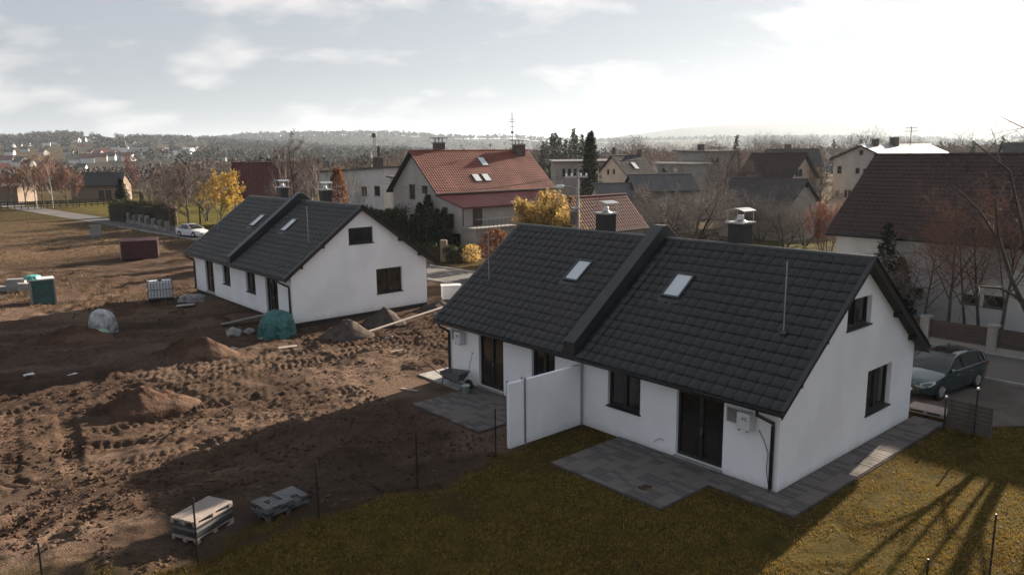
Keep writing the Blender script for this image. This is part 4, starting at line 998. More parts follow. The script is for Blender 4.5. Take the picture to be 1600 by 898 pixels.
def flat_house(label, loc, rz, L_, W_, z0, za, zb, wallm, roofm, wins=(), ov=.4, name='neighbour_house', cat='house', frame=None, chim=(), group=None):
    r = thing(name, label, cat, loc, rz, group); F = box_faces(L_, W_); ops = {k: [] for k in F}; wl = []
    for fc, px0, py0, px1, py1, sash in wins:
        a, b = on_face(loc, rz, fc, L_, W_, px0, py0), on_face(loc, rz, fc, L_, W_, px1, py1)
        o = (min(a[0], b[0]), max(a[0], b[0]), min(a[1], b[1]), max(a[1], b[1])); lim = L_ if fc in ('front', 'back') else W_
        if o[0] < .05 or o[1] > lim-.05: continue
        ops[fc].append(o); wl.append((fc, o, sash))
    zt = lambda y: za+(zb-za)*y/W_-.12; mb = MB()
    for fc, P in F.items():
        gab = fc in ('left', 'right'); wall_face(mb, 0, W_ if gab else L_, z0, zt if gab else (lambda u, q=(0 if fc == 'front' else W_): zt(q)), ops[fc], P)
        for o in ops[fc]: reveals(mb, o, P, .14)
    mb.build('wall', wallm, r)
    for fc, o, sash in wl: win(r, o, F[fc], .11, 'door' if sash < 0 else 'window', max(1, abs(sash)), Mt['oldwood'] if sash < 0 else Mt['glass'], frame or Mt['winframe'], sill=sash > 0)
    k = (zb-za)/W_
    rf = MB().prism([(-ov, za-k*ov+.10), (W_+ov, zb+k*ov+.10), (W_+ov, zb+k*ov-.10), (-ov, za-k*ov-.10)], -ov, L_+ov).build('roof', roofm, r)
    for (cx, cy, cw, cd, ztop) in chim:
        c = MB().box(cx-cw/2, cx+cw/2, cy-cd/2, cy+cd/2, min(za, zb)-.3, ztop).build('chimney', Mt['brickch'], r); MB().box(cx-cw/2-.06, cx+cw/2+.06, cy-cd/2-.06, cy+cd/2+.06, ztop+.002, ztop+.1).build('crown', Mt['concrete'], c)
    return r
RB = PY+math.pi/2
# red-roofed house across the street
C3 = (-7.2, 75.0, 0)
h3 = house('tall grey house with red tiled roof and a lower red metal roof along its side', C3, RB, 15.2, 8.2, -.5, 5.6, 9.75, Mt['render_grey'], Mt['tile_red'],
      wins=[('left', 639, 288, 649, 311, 1), ('left', 659, 290, 668, 302, 2), ('left', 640, 334, 650, 347, 1)], ov=.5, og=.55, frame=Mt['oldwood'],
      chim=[(3.4, 4.4, 1.15, .6, 10.55, True), (14.0, 3.7, 1.25, .75, 10.35, True)], skyl=[(7.9, 2.75, .75, 1.15), (5.6, .95, .75, .95), (6.9, .95, .75, .95)])
mb = MB(); mb.box(0.02, 14.6, -4.0, -.002, -.3, 4.46)
lt = mb.build('side_wing', Mt['render_grey'], h3)
sheet(15.2, 4.75, 1.12, .42, .40, .045, .04, Mt['sheet_red'], 'roof_sheets', lt, (-.35, -4.55, 4.42), False, 4, False)
MB().prism([(-4.55, 4.42), (-.02, 5.49), (-.02, 5.36), (-4.55, 4.30)], -.34, 14.84).build('roof_edge', mat('red_edge', (.13, .035, .036), None, rough=.5), lt)
MB().prism([(-4.0, 4.2), (0, 4.2), (0, 5.36), (-4.0, 4.45)], 0.025, 14.55).build('gable_infill', Mt['render_grey'], lt)
FW = {'s': lambda u, z, d: (d-.012+.02, u, z), 'f': lambda u, z, d: (u, -4.012+d, z)}
win(h3, (-2.55, -1.75, 2.35, 3.75), lambda u, z, d: (d-.16, u, z), .11, 'window', 1, Mt['glass'], Mt['oldwood'], fw=.07)
win(h3, (1.15, 2.25, 2.62, 4.35), lambda u, z, d: (u, -4.16+d, z), .11, 'door', 1, Mt['oldwood'], Mt['oldwood'], sill=False)
win(h3, (-3.6, -.9, .05, 1.9), lambda u, z, d: (d-.16, u, z), .11, 'garage_door', 2, Mt['glass'], Mt['sheet_dark'], sill=False)
MB().box(-.3, 4.6, -6.3, -4.01, -.3, 2.45).build('balcony_base', Mt['render_dark'], h3)
MB().box(-.4, 4.7, -6.4, -4.01, 2.452, 2.60).build('balcony_slab', Mt['concrete'], h3)
for i in range(10): MB().tube([(-.2+i*.5, -6.3, 2.6), (-.2+i*.5, -6.3, 3.4)], .02, 5).build('rail_post', Mt['sheet_dark'], h3)
MB().tube([(-.25, -6.3, 3.4), (4.5, -6.3, 3.4)], .025, 5).build('rail', Mt['sheet_dark'], h3)
MB().tube([(-.07, -4.07, 4.3), (-.07, -4.07, 2.3)], .05, 6).build('downpipe', Mt['gutter'], h3)
an = MB().tube([(13.2, 3.9, 9.6), (13.2, 3.9, 13.9)], .035, 6).build('antenna_mast', Mt['sheet_dark'], h3)
for z, l in ((12.9, .5), (13.2, .35), (12.4, .28)): MB().tube([(13.2-l, 3.9, z), (13.2+l, 3.9, z)], .03, 5).build('antenna_bar', Mt['sheet_dark'], an)
MB().lathe([(.02, 0), (.16, .08), (.16, .25), (.02, .3)], 10, (13.2, 3.9, 11.6)).build('antenna_head', Mt['sheet_dark'], an)

house('low garage with dull red tiled roof just behind the near ridge', W(0, 0)[:2] and (5.4, 59.9, 0), RB, 8.0, 4.6, -.3, 3.05, 5.75, Mt['render_dark'], Mt['tile_dull'], ov=.3, og=.3, name='garage', cat='garage')
# white flat-topped house behind the far plot house
p = at(600, 300, 89); flat_house('pale flat-roofed two-storey house left of the red-roofed house', (p.x, p.y, 0), RB, 9, 16, -.5, 8.0, 7.3, Mt['render_white'], Mt['sheet_dark'],
      wins=[('left', 564, 291, 573.6, 307, 2), ('left', 584, 290, 594, 307, 1), ('left', 505, 292, 513, 306, 1), ('left', 532, 291, 541, 305, 1)], chim=[(2.5, 5.2, .9, .9, 9.1), (2.5, 5.0, .25, .25, 10.4)])
p = at(640, 300, 84); flat_house('small pale flat-roofed annex between the flat house and the red-roofed house', (p.x, p.y, 0), RB, 6, 3.8, -.5, 6.7, 6.95, Mt['render_white'], Mt['sheet_dark'])
p = at(362, 300, 101); house('house with plain dark red roof rising behind the far plot house', (p.x, p.y, 0), R(12), 10.0, 9.0, -.5, 3.6, 8.5, Mt['render_grey'], Mt['tile_dull'], chim=[(5.6, 4.4, .6, .6, 9.3, False)])
p = at(113, 320, 166); house('long barn with dark roof and pale front wall beyond the birches', (p.x, p.y, -.3), R(10), 10.0, 8.0, -.8, 3.7, 6.4, Mt['render_tan'], Mt['tile_grey'], wins=[('front', 152, 297, 176, 314, -2)], name='barn', cat='barn')
p = at(-60, 320, 162); flat_house('low tan building with dark flat roof at the left edge', (p.x, p.y, -.3), R(6), 11.5, 8, -.8, 3.9, 4.2, Mt['render_tan'], Mt['sheet_dark'])
p = at(868, 280, 116); flat_house('grey flat-roofed building with tall windows behind the dark conifer', (p.x, p.y, 0), R(2), 9.5, 8, -.5, 8.1, 8.3, Mt['render_dark'], Mt['sheet_dark'], wins=[('front', 878, 263, 884, 277, 1), ('front', 887, 263, 893, 277, 1), ('front', 896, 263, 902, 277, 1)])
p = at(984, 279, 108); house('house with dark pitched roof and cream gable right of the conifer', (p.x, p.y, 0), RB, 6.4, 6.6, -.5, 5.6, 8.95, Mt['render_cream'], Mt['tile_grey'], wins=[('left', 948, 264, 952, 273, 1), ('left', 957, 264, 961, 273, 1)], chim=[(6.0, 3.3, .5, .5, 9.8, False), (.6, 3.6, .4, .4, 10.1, False)], skyl=[(2.9, 1.6, .8, 1.2)])
p = at(1107, 276, 106); flat_house('tall grey house with dark flat roof in the middle of the village', (p.x, p.y, 0), RB, 7.0, 5.5, -.5, 9.45, 9.55, Mt['render_dark'], Mt['sheet_dark'], wins=[('left', 1086, 252, 1104, 275, 2), ('left', 1068, 258, 1078, 268, 1), ('front', 1118, 246, 1124, 256, 1)], chim=[(2.0, 2.8, .8, .6, 10.4)])
p = at(1103, 276, 104); flat_house('annex with pale sloping metal roof before the tall grey house', (p.x-.3, p.y-.3, 0), RB, .8, 8.0, -.5, 7.9, 7.9, Mt['render_dark'], Mt['sheet_metal'], wins=[('left', 1034, 262, 1042, 270, 1), ('left', 1050, 262, 1058, 270, 1)])
r_ = col.objects[-1]
p = at(1012, 272, 92)
for nm, px_, Y_, rz_, L_, W_, ze_, zr_, wm, rm_, lab in [
    ('shed', 996, 93, R(8), 7.5, 5.5, 4.7, 6.6, 'render_dark', 'sheet_dark', 'low dark shed roof in front of the tall grey house'),
    ('shed', 938, 92, R(6), 6.0, 5.0, 4.0, 5.6, 'render_dark', 'sheet_dark', 'low dark shed beside the foot of the conifer')]:
    p = at(px_, 290, Y_); house(lab, (p.x, p.y, 0), rz_, L_, W_, -.5, ze_, zr_, Mt[wm], Mt[rm_], name=nm, cat='shed', tile=(.5, 0, .02, 0), ribs=True)
a3 = np.array(at(1233, 278, 95)[:2])-AX*6.9
house('house with brown roof and pink-cream gable facing right', (a3[0], a3[1], 0), PY, 6.9, 6.5, -.5, 5.9, 9.05, Mt['render_cream'], Mt['tile_brown'], wins=[('right', 1243, 264, 1254, 276, 2)], og=.5)
p = at(1206, 250, 131); house('far house with dark gabled roof and chimney above the brown-roofed house', (p.x, p.y, 0), R(-8), 8.2, 8, -.5, 6.8, 9.6, Mt['render_cream'], Mt['tile_grey'], chim=[(3.4, 4, 1.0, .7, 10.5, False)])
a4 = np.array(at(1236, 300, 79)[:2])-AX*8.5
house('grey shed with a low gable half hidden by bare bushes', (a4[0], a4[1], 0), PY, 8.5, 5.4, -.3, 4.0, 6.35, Mt['render_dark'], Mt['tile_grey'], wins=[('right', 1259, 286, 1267, 294, 1)], name='shed', cat='shed')
p = at(1384, 300, 96); house('tall grey house with bright metal roof sheets', (p.x, p.y, 0), RB, 22, 7.0, -.5, 8.25, 10.0, Mt['render_grey'], Mt['sheet_metal'], tile=(1.1, 0, .06, 0), ribs=True, og=.4,
      wins=[('left', 1308, 259, 1315, 272, 1), ('left', 1336, 262, 1343, 272, 1), ('left', 1348, 263, 1356, 276, 2), ('left', 1305, 297, 1311, 309, 1), ('left', 1319, 296, 1329, 310, 2), ('left', 1342, 234, 1349, 243, 1)], chim=[(3.8, 3.4, .9, .6, 10.75, False), (9.6, 3.4, 1.2, .8, 11.0, False)])
bH = house('big white house with wide brown roof filling the right edge', W(-11.3, 26.2), PY, 40, 11, -.3, 4.5, 9.05, Mt['render_white'], Mt['tile_brown'], ov=.5, og=.5, frame=Mt['sheet_dark'],
      wins=[('front', 1502, 458, 1530, 477, 1), ('front', 1537, 460, 1567, 483, 1), ('front', 1407, 446, 1442, 467, 1)])
p = at(1577, 240, 118); house('dark-roofed house far behind at the right edge', (p.x, p.y, 0), R(-20), 9, 8, -.5, 6.6, 10.2, Mt['render_dark'], Mt['tile_grey'])
an = MB().tube([(0, 0, 8.5), (0, 0, 12.3)], .05, 6); p = at(1421, 240, 98)
for z in (12.1, 11.7): an.tube([(-.8, 0, z), (.8, 0, z)], .035, 5)
o = an.build('roof_antenna', Mt['sheet_dark']); o.location = (p.x, p.y, 0); sg(o, 'thin television antenna above the bright metal roof', 'antenna')
# garden wall with pillars along the far side of the street, right
r = thing('street_fence', 'low street fence with concrete pillars and dark panels before the big white house', 'fence', W(0, 20.75), PY)
MB().box(-16, 24, -.12, .12, -.2, .32).build('base_wall', Mt['render_dark'], r)
for i in range(14):
    s0 = -15.7+i*2.94; pm = MB().box(s0-.2, s0+.2, -.2, .2, .0, 1.30).build('pillar', Mt['concrete'], r); MB().box(s0-.25, s0+.25, -.25, .25, 1.302, 1.37).build('pillar_cap', Mt['concrete'], pm)
    if i < 13:
        for k in range(5): MB().box(s0+.21, s0+2.73, -.02, .02, .36+k*.175, .36+k*.175+.165).build('panel_board', Mt['oldwood'], r)
# fence with stone pillars in front of the dark hedge, left
def px_line(a, b, n): return [(a[0]+(b[0]-a[0])*i/(n-1), a[1]+(b[1]-a[1])*i/(n-1)) for i in range(n)]
g0, g1 = gpx(178, 343), gpx(262, 362)
r = thing('garden_fence', 'garden fence with stone pillars below the dark hedge at left', 'fence', (g0[0], g0[1], 0), math.atan2(g1[1]-g0[1], g1[0]-g0[0])); L_ = math.hypot(g1[0]-g0[0], g1[1]-g0[1])
MB().box(0, L_, -.1, .1, -.4, .45).build('base_wall', Mt['render_dark'], r)
for i in range(10):
    x = L_*i/9; w_ = .55 if i in (3, 5, 6) else .3; pm = MB().box(x-w_/2, x+w_/2, -.25, .25, -.3, 1.55 if w_ > .5 else 1.35).build('pillar', Mt['concrete'], r)
    if i < 9: MB().box(x+.3, x+L_/9-.3, -.03, .03, .5, 1.2).build('panel', Mt['oldwood'], r)
g0, g1 = gpx(-30, 330), gpx(172, 322)
r = thing('pasture_fence', 'long dark rail fence behind the bright lawn at far left', 'fence', (g0[0], g0[1], 0), math.atan2(g1[1]-g0[1], g1[0]-g0[0])); L_ = math.hypot(g1[0]-g0[0], g1[1]-g0[1])
for i in range(21): MB().box(L_*i/20-.07, L_*i/20+.07, -.07, .07, -.5, 1.5).build('post', Mt['oldwood'], r)
for z in (.5, .95, 1.4): MB().box(0, L_, -.11, -.072, z-.07, z+.07).build('rail', Mt['oldwood'], r)
# gate pillar and clutter by the red-roofed house
x, y = gpx(694, 408); o = soft(MB().box(-.3, .3, -.3, .3, -.2, 1.9).build('gate_pillar', Mt['render_tan']), .03); o.location = (x, y, 0); sg(o, 'tan gate pillar by the street below the red-roofed house', 'pillar')
# utility pole and street lamp
p = at(900, 355, 57); r = thing('utility_pole', 'concrete utility pole with street lamp rising behind the near ridge', 'utility pole', (p.x, p.y, 0))
for x in (-.17, .17): MB().tube([(x, 0, -.3), (x*.6, 0, 8.0 if x > 0 else 5.4)], [.16, .10], 8).build('pole', Mt['concrete'], r)
for z in (3.2, 5.3): MB().box(-.34, .34, -.16, .16, z, z+.09).build('clamp', Mt['steel'], r)
MB().box(-.85, .85, -.05, .05, 7.6, 7.72).build('crossarm', Mt['steel'], r)
for x in (-.75, -.35, .35, .75): MB().lathe([(.05, 7.72), (.07, 7.8), (.05, 7.92)], 8, (x, 0, 0)).build('insulator', Mt['whitepl'], r)
MB().tube([(.05, 0, 6.8), (-.5, -.1, 7.0), (-1.0, -.2, 6.98)], .03, 6).build('lamp_arm', Mt['steel'], r)
lm = MB().lathe([(.04, -.38), (.13, -.2), (.14, .15), (.04, .3)], 10, (-1.2, -.25, 6.98), 'x').build('lamp_head', Mt['whitepl'], r)
MB().box(-.45, -.05, -.3, .1, 4.1, 5.1).build('junction_box', Mt['sheet_dark'], r)
q = at(596, 276, 84); wm = MB()
for k, off in enumerate((-.6, .6)):
    a, b = Vector((p.x+off, p.y, 7.85)), Vector((q.x, q.y, 6.4+k*.4)); wm = MB().tube([a.lerp(b, i/14)-Vector((0, 0, 1.1*math.sin(math.pi*i/14))) for i in range(15)], .012, 4)
    sg(wm.build('overhead_wire', Mt['rubber']), ('upper', 'lower')[k]+' thin overhead wire from the utility pole to the flat-roofed house', 'wire')
# telecom mast
p = at(586, 250, 205); r = thing('telecom_mast', 'telecom lattice mast with white antennas behind the flat-roofed house', 'mast', (p.x, p.y, 0))
for a in (0, 120, 240):
    MB().tube([(.55*math.cos(R(a)), .55*math.sin(R(a)), -1), (.30*math.cos(R(a)), .30*math.sin(R(a)), 15.2)], .07, 5).build('leg', Mt['sheet_dark'], r)
for i in range(12):
    z = i*1.25; k = .55-.25*z/15
    for a in (0, 120, 240): MB().tube([(k*math.cos(R(a)), k*math.sin(R(a)), z), (k*math.cos(R(a+120)), k*math.sin(R(a+120)), z+1.25)], .035, 4).build('brace', Mt['sheet_dark'], r)
for (x, z, h_) in ((-.9, 8.6, 1.6), (-.85, 5.8, 1.2), (1.0, 8.5, 1.0), (.05, 6.6, 2.0), (.1, 4.4, 1.2), (.55, 11.6, .5)): MB().box(x-.2, x+.2, -.55, -.3, z, z+h_).build('antenna_panel', Mt['whitepl'], r)
MB().lathe([(.55, 0), (.6, .2), (.6, .9), (.5, 1.1)], 12, (0, 0, 14.0)).build('head_ring', Mt['sheet_dark'], r)

# ------------------------------------------------------------------ trees and shrubs
Mt['bark'] = mat('brown_bark', (.075, .058, .048), (.045, .035, .03), 4, .95, .4, 12)
Mt['bark_grey'] = mat('grey_bark', (.15, .13, .12), (.085, .073, .066), 3, .95, .4, 12)
Mt['birch'] = mat('birch_bark', (.50, .47, .44), (.26, .235, .22), 2.5, .9, .3, 12, stretch=(1, 1, 3))
Mt['twig'] = mat('twig_brown', (.15, .112, .095), (.09, .066, .058), .8, .9)
Mt['twig_russet'] = mat('twig_russet', (.24, .125, .085), (.145, .08, .06), .6, .9)
Mt['twig_grey'] = mat('twig_grey', (.26, .225, .20), (.15, .128, .115), .7, .9)
Mt['leaf_yellow'] = leafmat('yellow_leaves', (.58, .41, .10), (.40, .27, .07), .55, .5)
Mt['leaf_pale'] = leafmat('pale_yellow_leaves', (.62, .45, .15), (.42, .30, .11), .8, .5)
Mt['leaf_rust'] = leafmat('rust_leaves', (.22, .085, .035), (.12, .055, .03), .9)
Mt['leaf_red'] = leafmat('red_leaves', (.36, .105, .06), (.18, .06, .045), 1.2)
Mt['leaf_brown'] = leafmat('dry_brown_leaves', (.13, .085, .055), (.07, .05, .037), .8)
Mt['needle'] = leafmat('dark_needles', (.018, .027, .017), (.035, .042, .024), .7, .15)
Mt['needle_brown'] = leafmat('bronzed_needles', (.12, .075, .045), (.06, .05, .03), .6, .2)
Mt['hedge'] = leafmat('hedge_leaves', (.030, .038, .016), (.055, .055, .024), .8, .2)
def rdir(rng): 
    z = rng.uniform(-1, 1); a = rng.uniform(0, 2*math.pi); q = math.sqrt(1-z*z); return Vector((q*math.cos(a), q*math.sin(a), z))
def grow(rng, p, d, L_, r, lv, maxlv, kids, ang, up, wig, out, tips, minr, start=.25, ratio=.62):
    n = 6 if lv == 0 else (4 if lv < maxlv else 3); pts = [p.copy()]; rad = [r]; d = d.normalized(); q = p.copy(); dirs = [d.copy()]
    for i in range(n):
        d = (d+rdir(rng)*wig+Vector((0, 0, up))).normalized(); q = q+d*(L_/n); pts.append(q.copy()); dirs.append(d.copy()); rad.append(max(minr, r*(1-.75*(i+1)/n)))
    out.append((lv, pts, rad))
    if lv >= maxlv: tips.append((pts[-1], d)); return
    for k in range(kids[lv]):
        f = start+(1-start)*(k+rng.random())/kids[lv]; i = min(n-1, int(f*n)); w_ = f*n-i
        b = pts[i].lerp(pts[i+1], w_); dd = dirs[i]
        ax = dd.cross(rdir(rng)); ax = ax.normalized() if ax.length > 1e-4 else Vector((1, 0, 0))
        nd = Matrix.Rotation(ang*rng.uniform(.7, 1.25), 3, ax) @ dd
        grow(rng, b, nd, L_*ratio*(1.15-.55*f)*rng.uniform(.8, 1.15), max(minr, rad[i]*.55), lv+1, maxlv, kids, ang, up, wig*1.15, out, tips, minr, .2, ratio)
def leaf(mb, p, d, s, rng, asp=.5):
    u = rdir(rng); u = (u-d*u.dot(d)*.4).normalized(); v = u.cross(d); v = v.normalized() if v.length > 1e-3 else Vector((1, 0, 0))
    a = p; b = p+(u+d*.3)*s*.5+v*s*asp*.5; c = p+(u+d*.3)*s; e = p+(u+d*.3)*s*.5-v*s*asp*.5
    n = len(mb.v); mb.v += [tuple(a), tuple(b), tuple(c), tuple(e)]; mb.f.append((n, n+1, n+2, n+3)); mb.mi.append(0)
def tree_meshes(seed, H, r0, maxlv=3, kids=(9, 6, 5), ang=.75, up=.05, wig=.16, minr=.012, leaves=0, lsize=.2, barkm='bark', twigm='twig', leafm=None, stems=1, start=.25, ratio=.6, lean=.0, lmin=1, spread=.06, sides=3):
    rng = random.Random(seed); out = []; tips = []
    for k in range(stems):
        a = 2*math.pi*k/stems+rng.random(); d = Vector((math.cos(a)*lean, math.sin(a)*lean, 1)) if stems > 1 or lean else Vector((0, 0, 1))
        grow(rng, Vector((0.15*math.cos(a)*(stems > 1), .15*math.sin(a)*(stems > 1), -.15)), d, H*.86, r0, 0, maxlv, kids, ang, up, wig*.5, out, tips, minr, start, ratio)
    tr, tw, lf = MB(), MB(), MB()
    for lv, pts, rad in out:
        if lv <= 1: tr.tube(pts, rad, 7 if lv == 0 else 5, False)
        else: tw.tube(pts, rad, sides, False)
    if leaves:
        for lv, pts, rad in out:
            if lv < max(lmin, maxlv-1): continue
            for i in range(leaves):
                f = rng.random()*(len(pts)-1.001); i0 = int(f); p = pts[i0].lerp(pts[i0+1], f-i0)+rdir(rng)*spread*rng.random(); leaf(lf, p, Vector((0, 0, -.5 if rng.random() < .7 else .6)), lsize*rng.uniform(.6, 1.3), rng)
    ms = [('trunk', tr.mesh('trunk', Mt[barkm], True, False)), ('crown', tw.mesh('crown', Mt[twigm], False, False))]
    if leaves: ms.append(('foliage', lf.mesh('foliage', Mt[leafm], False, False)))
    return ms
def conifer_meshes(seed, H, Rb, n=2600, leafm='needle', z0=.06, droop=.35, ls=.34, power=.9, barkm='bark', gap=.0):
    rng = random.Random(seed); lf = MB(); tr = MB().tube([(0, 0, -.2), (0, 0, H*.5), (0, 0, H*.97)], [.02*H+.05, .012*H+.03, .01], 6, False)
    nb = max(30, n//26)
    for b in range(nb):
        f = (b+rng.random())/nb; z = H*(z0+(1-z0)*f); R_ = Rb*((1-f)**power)*rng.uniform(.72, 1.12)+.05; a = b*2.399+rng.uniform(-.3, .3)
        if rng.random() < gap: continue
        d = Vector((math.cos(a), math.sin(a), 0)); m = max(6, int(26*(.35+R_/Rb)))
        for k in range(m):
            q = rng.random()**.6; p = Vector((0, 0, z))+d*R_*q+Vector((-d.y, d.x, 0))*rng.uniform(-.22, .22)*R_*(1-.4*q)+Vector((0, 0, -droop*R_*q*q+rng.uniform(-.08, .08)))
            leaf(lf, p, (d*.6+Vector((0, 0, -.4))).normalized(), ls*rng.uniform(.6, 1.25), rng, .42)
        if R_ > .5: tr.tube([(0, 0, z), tuple(Vector((0, 0, z-droop*R_*.6))+d*R_*.8)], [.02, .008], 3, False)
    return [('trunk', tr.mesh('trunk', Mt[barkm], True, False)), ('crown', lf.mesh('crown', Mt[leafm], False, False))]
def thuja_meshes(seed, H, Rb, n=2600, leafm='needle', ls=.22, shape='cone'):
    rng = random.Random(seed); lf = MB(); tr = MB().tube([(0, 0, -.2), (0, 0, H*.9)], [.08, .02], 5, False); ox = rng.uniform(0, 50)
    for i in range(n):
        f = rng.random()**.85; a = rng.uniform(0, 2*math.pi)
        prof = (1-f)**.55*min(1, .45+f*3) if shape == 'cone' else math.sqrt(max(0, 1-(2*f-1)**2))*.98+.05
        bump = 1+.30*mnoise.noise(Vector((math.cos(a)*1.6+ox, math.sin(a)*1.6, f*H*.9)))
        q = (rng.random()**.22)*prof*Rb*bump; p = Vector((q*math.cos(a), q*math.sin(a), H*f*.97+.04))
        leaf(lf, p, Vector((math.cos(a)*.4, math.sin(a)*.4, .8)), ls*rng.uniform(.6, 1.4), rng, .5)
    return [('trunk', tr.mesh('trunk', Mt['bark'], True, False)), ('crown', lf.mesh('crown', Mt[leafm], False, False))]
def plant(name, label, cat, ms, x, y, z=None, rz=0.0, sc_=1.0, group=None):
    r = thing(name, label, cat, (x, y, G(x, y) if z is None else z), rz, group); r.scale = (sc_, sc_, sc_) if not isinstance(sc_, tuple) else sc_
    for nm, me_ in ms: link(nm, me_, r)
    return r
def pY(px, Y, z=None):
    p = at(px, 300, Y); return p.x, p.y
B1 = tree_meshes(11, 8.0, .15, 3, (13, 9, 7), .8, .05, .2, .014, barkm='bark_grey', twigm='twig')
B2 = tree_meshes(12, 7.0, .13, 3, (9, 8, 6), .7, .08, .2, .014, barkm='bark', twigm='twig_grey', stems=3, lean=.35, start=.15)
B3 = tree_meshes(13, 8.0, .12, 3, (12, 8, 6), .6, .12, .16, .020, barkm='bark', twigm='twig_russet', leaves=1, lsize=.16, leafm='leaf_brown')
BI = tree_meshes(14, 8.5, .15, 3, (12, 7, 5), .55, .02, .14, .018, barkm='birch', twigm='twig_russet', start=.3, leaves=1, lsize=.14, leafm='leaf_rust')
# far left row
for i, (px, Y, sc_, m, lab) in enumerate([(55, 147, 1.0, BI, 'slim white-stemmed birch, leftmost of three before the barn'), (80, 146, 1.08, BI, 'slim white-stemmed birch, tallest and middle of three before the barn'), (90, 149, .95, BI, 'slim white-stemmed birch, rightmost of three before the barn'),
        (38, 150, .85, B3, 'russet bare tree left of the birches'), (66, 152, .9, B3, 'russet bare tree between the birch stems'), (103, 150, .82, B3, 'russet bare tree right of the birches'), (118, 148, .78, B3, 'small russet bare tree before the barn gable'), (14, 158, .7, B3, 'small russet bare tree beside the tan building at the left edge'), (-6, 155, .8, B3, 'russet bare tree cut by the left edge')]):
    x, y = pY(px, Y); plant('birch_tree' if m is BI else 'bare_tree', lab, 'tree', m, x, y, rz=i*1.3, sc_=(sc_*(1.25 if m is B3 else .9),)*2+(sc_,))
x, y = pY(190, 122); plant('conifer_tree', 'broad dark conifer behind the hedge at left', 'tree', conifer_meshes(21, 6.3, 2.3, 3600, ls=.38), x, y)
x, y = pY(206, 131); plant('red_tree', 'narrow red-leaved tree right of the dark conifer', 'tree', tree_meshes(22, 8.6, .10, 3, (10, 5, 4), .45, .2, .12, .012, 3, .22, 'bark', 'twig_russet', 'leaf_red'), x, y, sc_=(.8, .8, 1))
x, y = pY(221, 118); plant('thuja', 'small dark columnar thuja behind the garden fence', 'shrub', thuja_meshes(23, 4.0, .65, 1200), x, y)
for i, (px, Y, sc_, m, lab) in enumerate([(260, 97, .95, B1, 'bare tree with pale leaning stem by the garden fence'), (291, 95, 1.02, B1, 'bare multi-branched tree standing in front of the white car'), (272, 106, .98, B1, 'bare tree behind the two trees at the white car'), (308, 104, .9, B1, 'bare tree left of the yellow tree'), (245, 112, .85, B2, 'spreading bare tree at the end of the hedge'), (320, 112, .8, B2, 'spreading bare tree behind the yellow tree')]):
    x, y = pY(px, Y); plant('bare_tree', lab, 'tree', m, x, y, rz=1+i*2.1, sc_=sc_)
YT = tree_meshes(31, 8.0, .14, 3, (13, 8, 7), .75, -.02, .2, .010, 8, .30, 'bark', 'twig', 'leaf_yellow', start=.34, spread=.25)
x, y = pY(342, 93); plant('yellow_tree', 'bright yellow autumn tree left of the far plot house', 'tree', YT, x, y, sc_=(.74, .74, .86))
# behind the far plot house
LA = tree_meshes(41, 12.4, .16, 3, (20, 8, 6), 1.0, .03, .14, .012, 2, .17, 'bark', 'twig', 'leaf_brown', start=.14, ratio=.34, spread=.15)
x, y = pY(461, 84); plant('larch_tree', 'tall thin bronze larch rising above the far plot house', 'tree', LA, x, y)
BT = tree_meshes(42, 11.0, .14, 3, (12, 7, 5), .5, .08, .18, .012, barkm='birch', twigm='twig_grey', start=.3)
for i, (px, Y, sc_, lab) in enumerate([(446, 88, .82, 'bare birch left of the bronze larch'), (478, 86, .80, 'bare birch right of the bronze larch'), (500, 80, .72, 'lower bare birch before the flat-roofed house'), (550, 82, .62, 'small bare birch against the flat-roofed house wall')]):
    x, y = pY(px, Y); plant('bare_birch', lab, 'tree', BT, x, y, rz=i*2, sc_=sc_)
x, y = pY(528, 76); plant('columnar_tree', 'narrow rust-brown columnar tree behind the far plot house', 'tree', thuja_meshes(43, 8.4, .95, 3800, 'leaf_rust', .24, 'ell'), x, y)
# evergreens before the red-roofed house
for i, (px, Y, h_, r_, lab) in enumerate([(655, 76.5, 4.6, 1.0, 'dark evergreen shrub left of the thuja group at the red-roofed house'), (668, 75, 5.6, 1.1, 'tallest dark thuja before the red-roofed house gable'), (682, 73, 4.2, 1.0, 'dark thuja in front of the red-roofed house gable'), (694, 72, 4.4, .8, 'slim dark thuja at the corner of the red-roofed house'), (640, 74, 3.0, 1.2, 'low dark evergreen left of the gable thujas')]):
    x, y = pY(px, Y); plant('thuja', lab, 'shrub', thuja_meshes(50+i, h_, r_, 2000, 'needle', .24), x, y)
def hedge(label, x0, y0, x1, y1, w_, h_, m, seed, n):
    rng = random.Random(seed); d = Vector((x1-x0, y1-y0, 0)); L_ = d.length; r = thing('hedge', label, 'hedge', (x0, y0, G(x0, y0)), math.atan2(d.y, d.x)); lf = MB()
    for i in range(n):
        u = rng.random()*L_; hh = h_*(1+.22*mnoise.noise(Vector((u*.7, seed, 0)))+.1*mnoise.noise(Vector((u*2.5, seed, 3))))
        if rng.random() < .45: y_, z_ = rng.uniform(-w_/2, w_/2), hh*rng.uniform(.9, 1.03)
        else: y_, z_ = rng.choice((-1, 1))*w_/2*rng.uniform(.7, 1.08), rng.random()*hh
        leaf(lf, Vector((u, y_, z_)), Vector((0, y_*.5, .6)), .26*rng.uniform(.6, 1.4), rng)
    co_ = MB(); k = int(L_/1.2)+1
    for i in range(k): co_.box(L_*i/k, L_*(i+1)/k, -w_*.40, w_*.40, -.3, h_*(.86+.15*mnoise.noise(Vector((i*1.7, seed, 0)))))
    co_.build('branches', Mt['bark'], r); lf.build('foliage', Mt[m], r, fix=False); return r
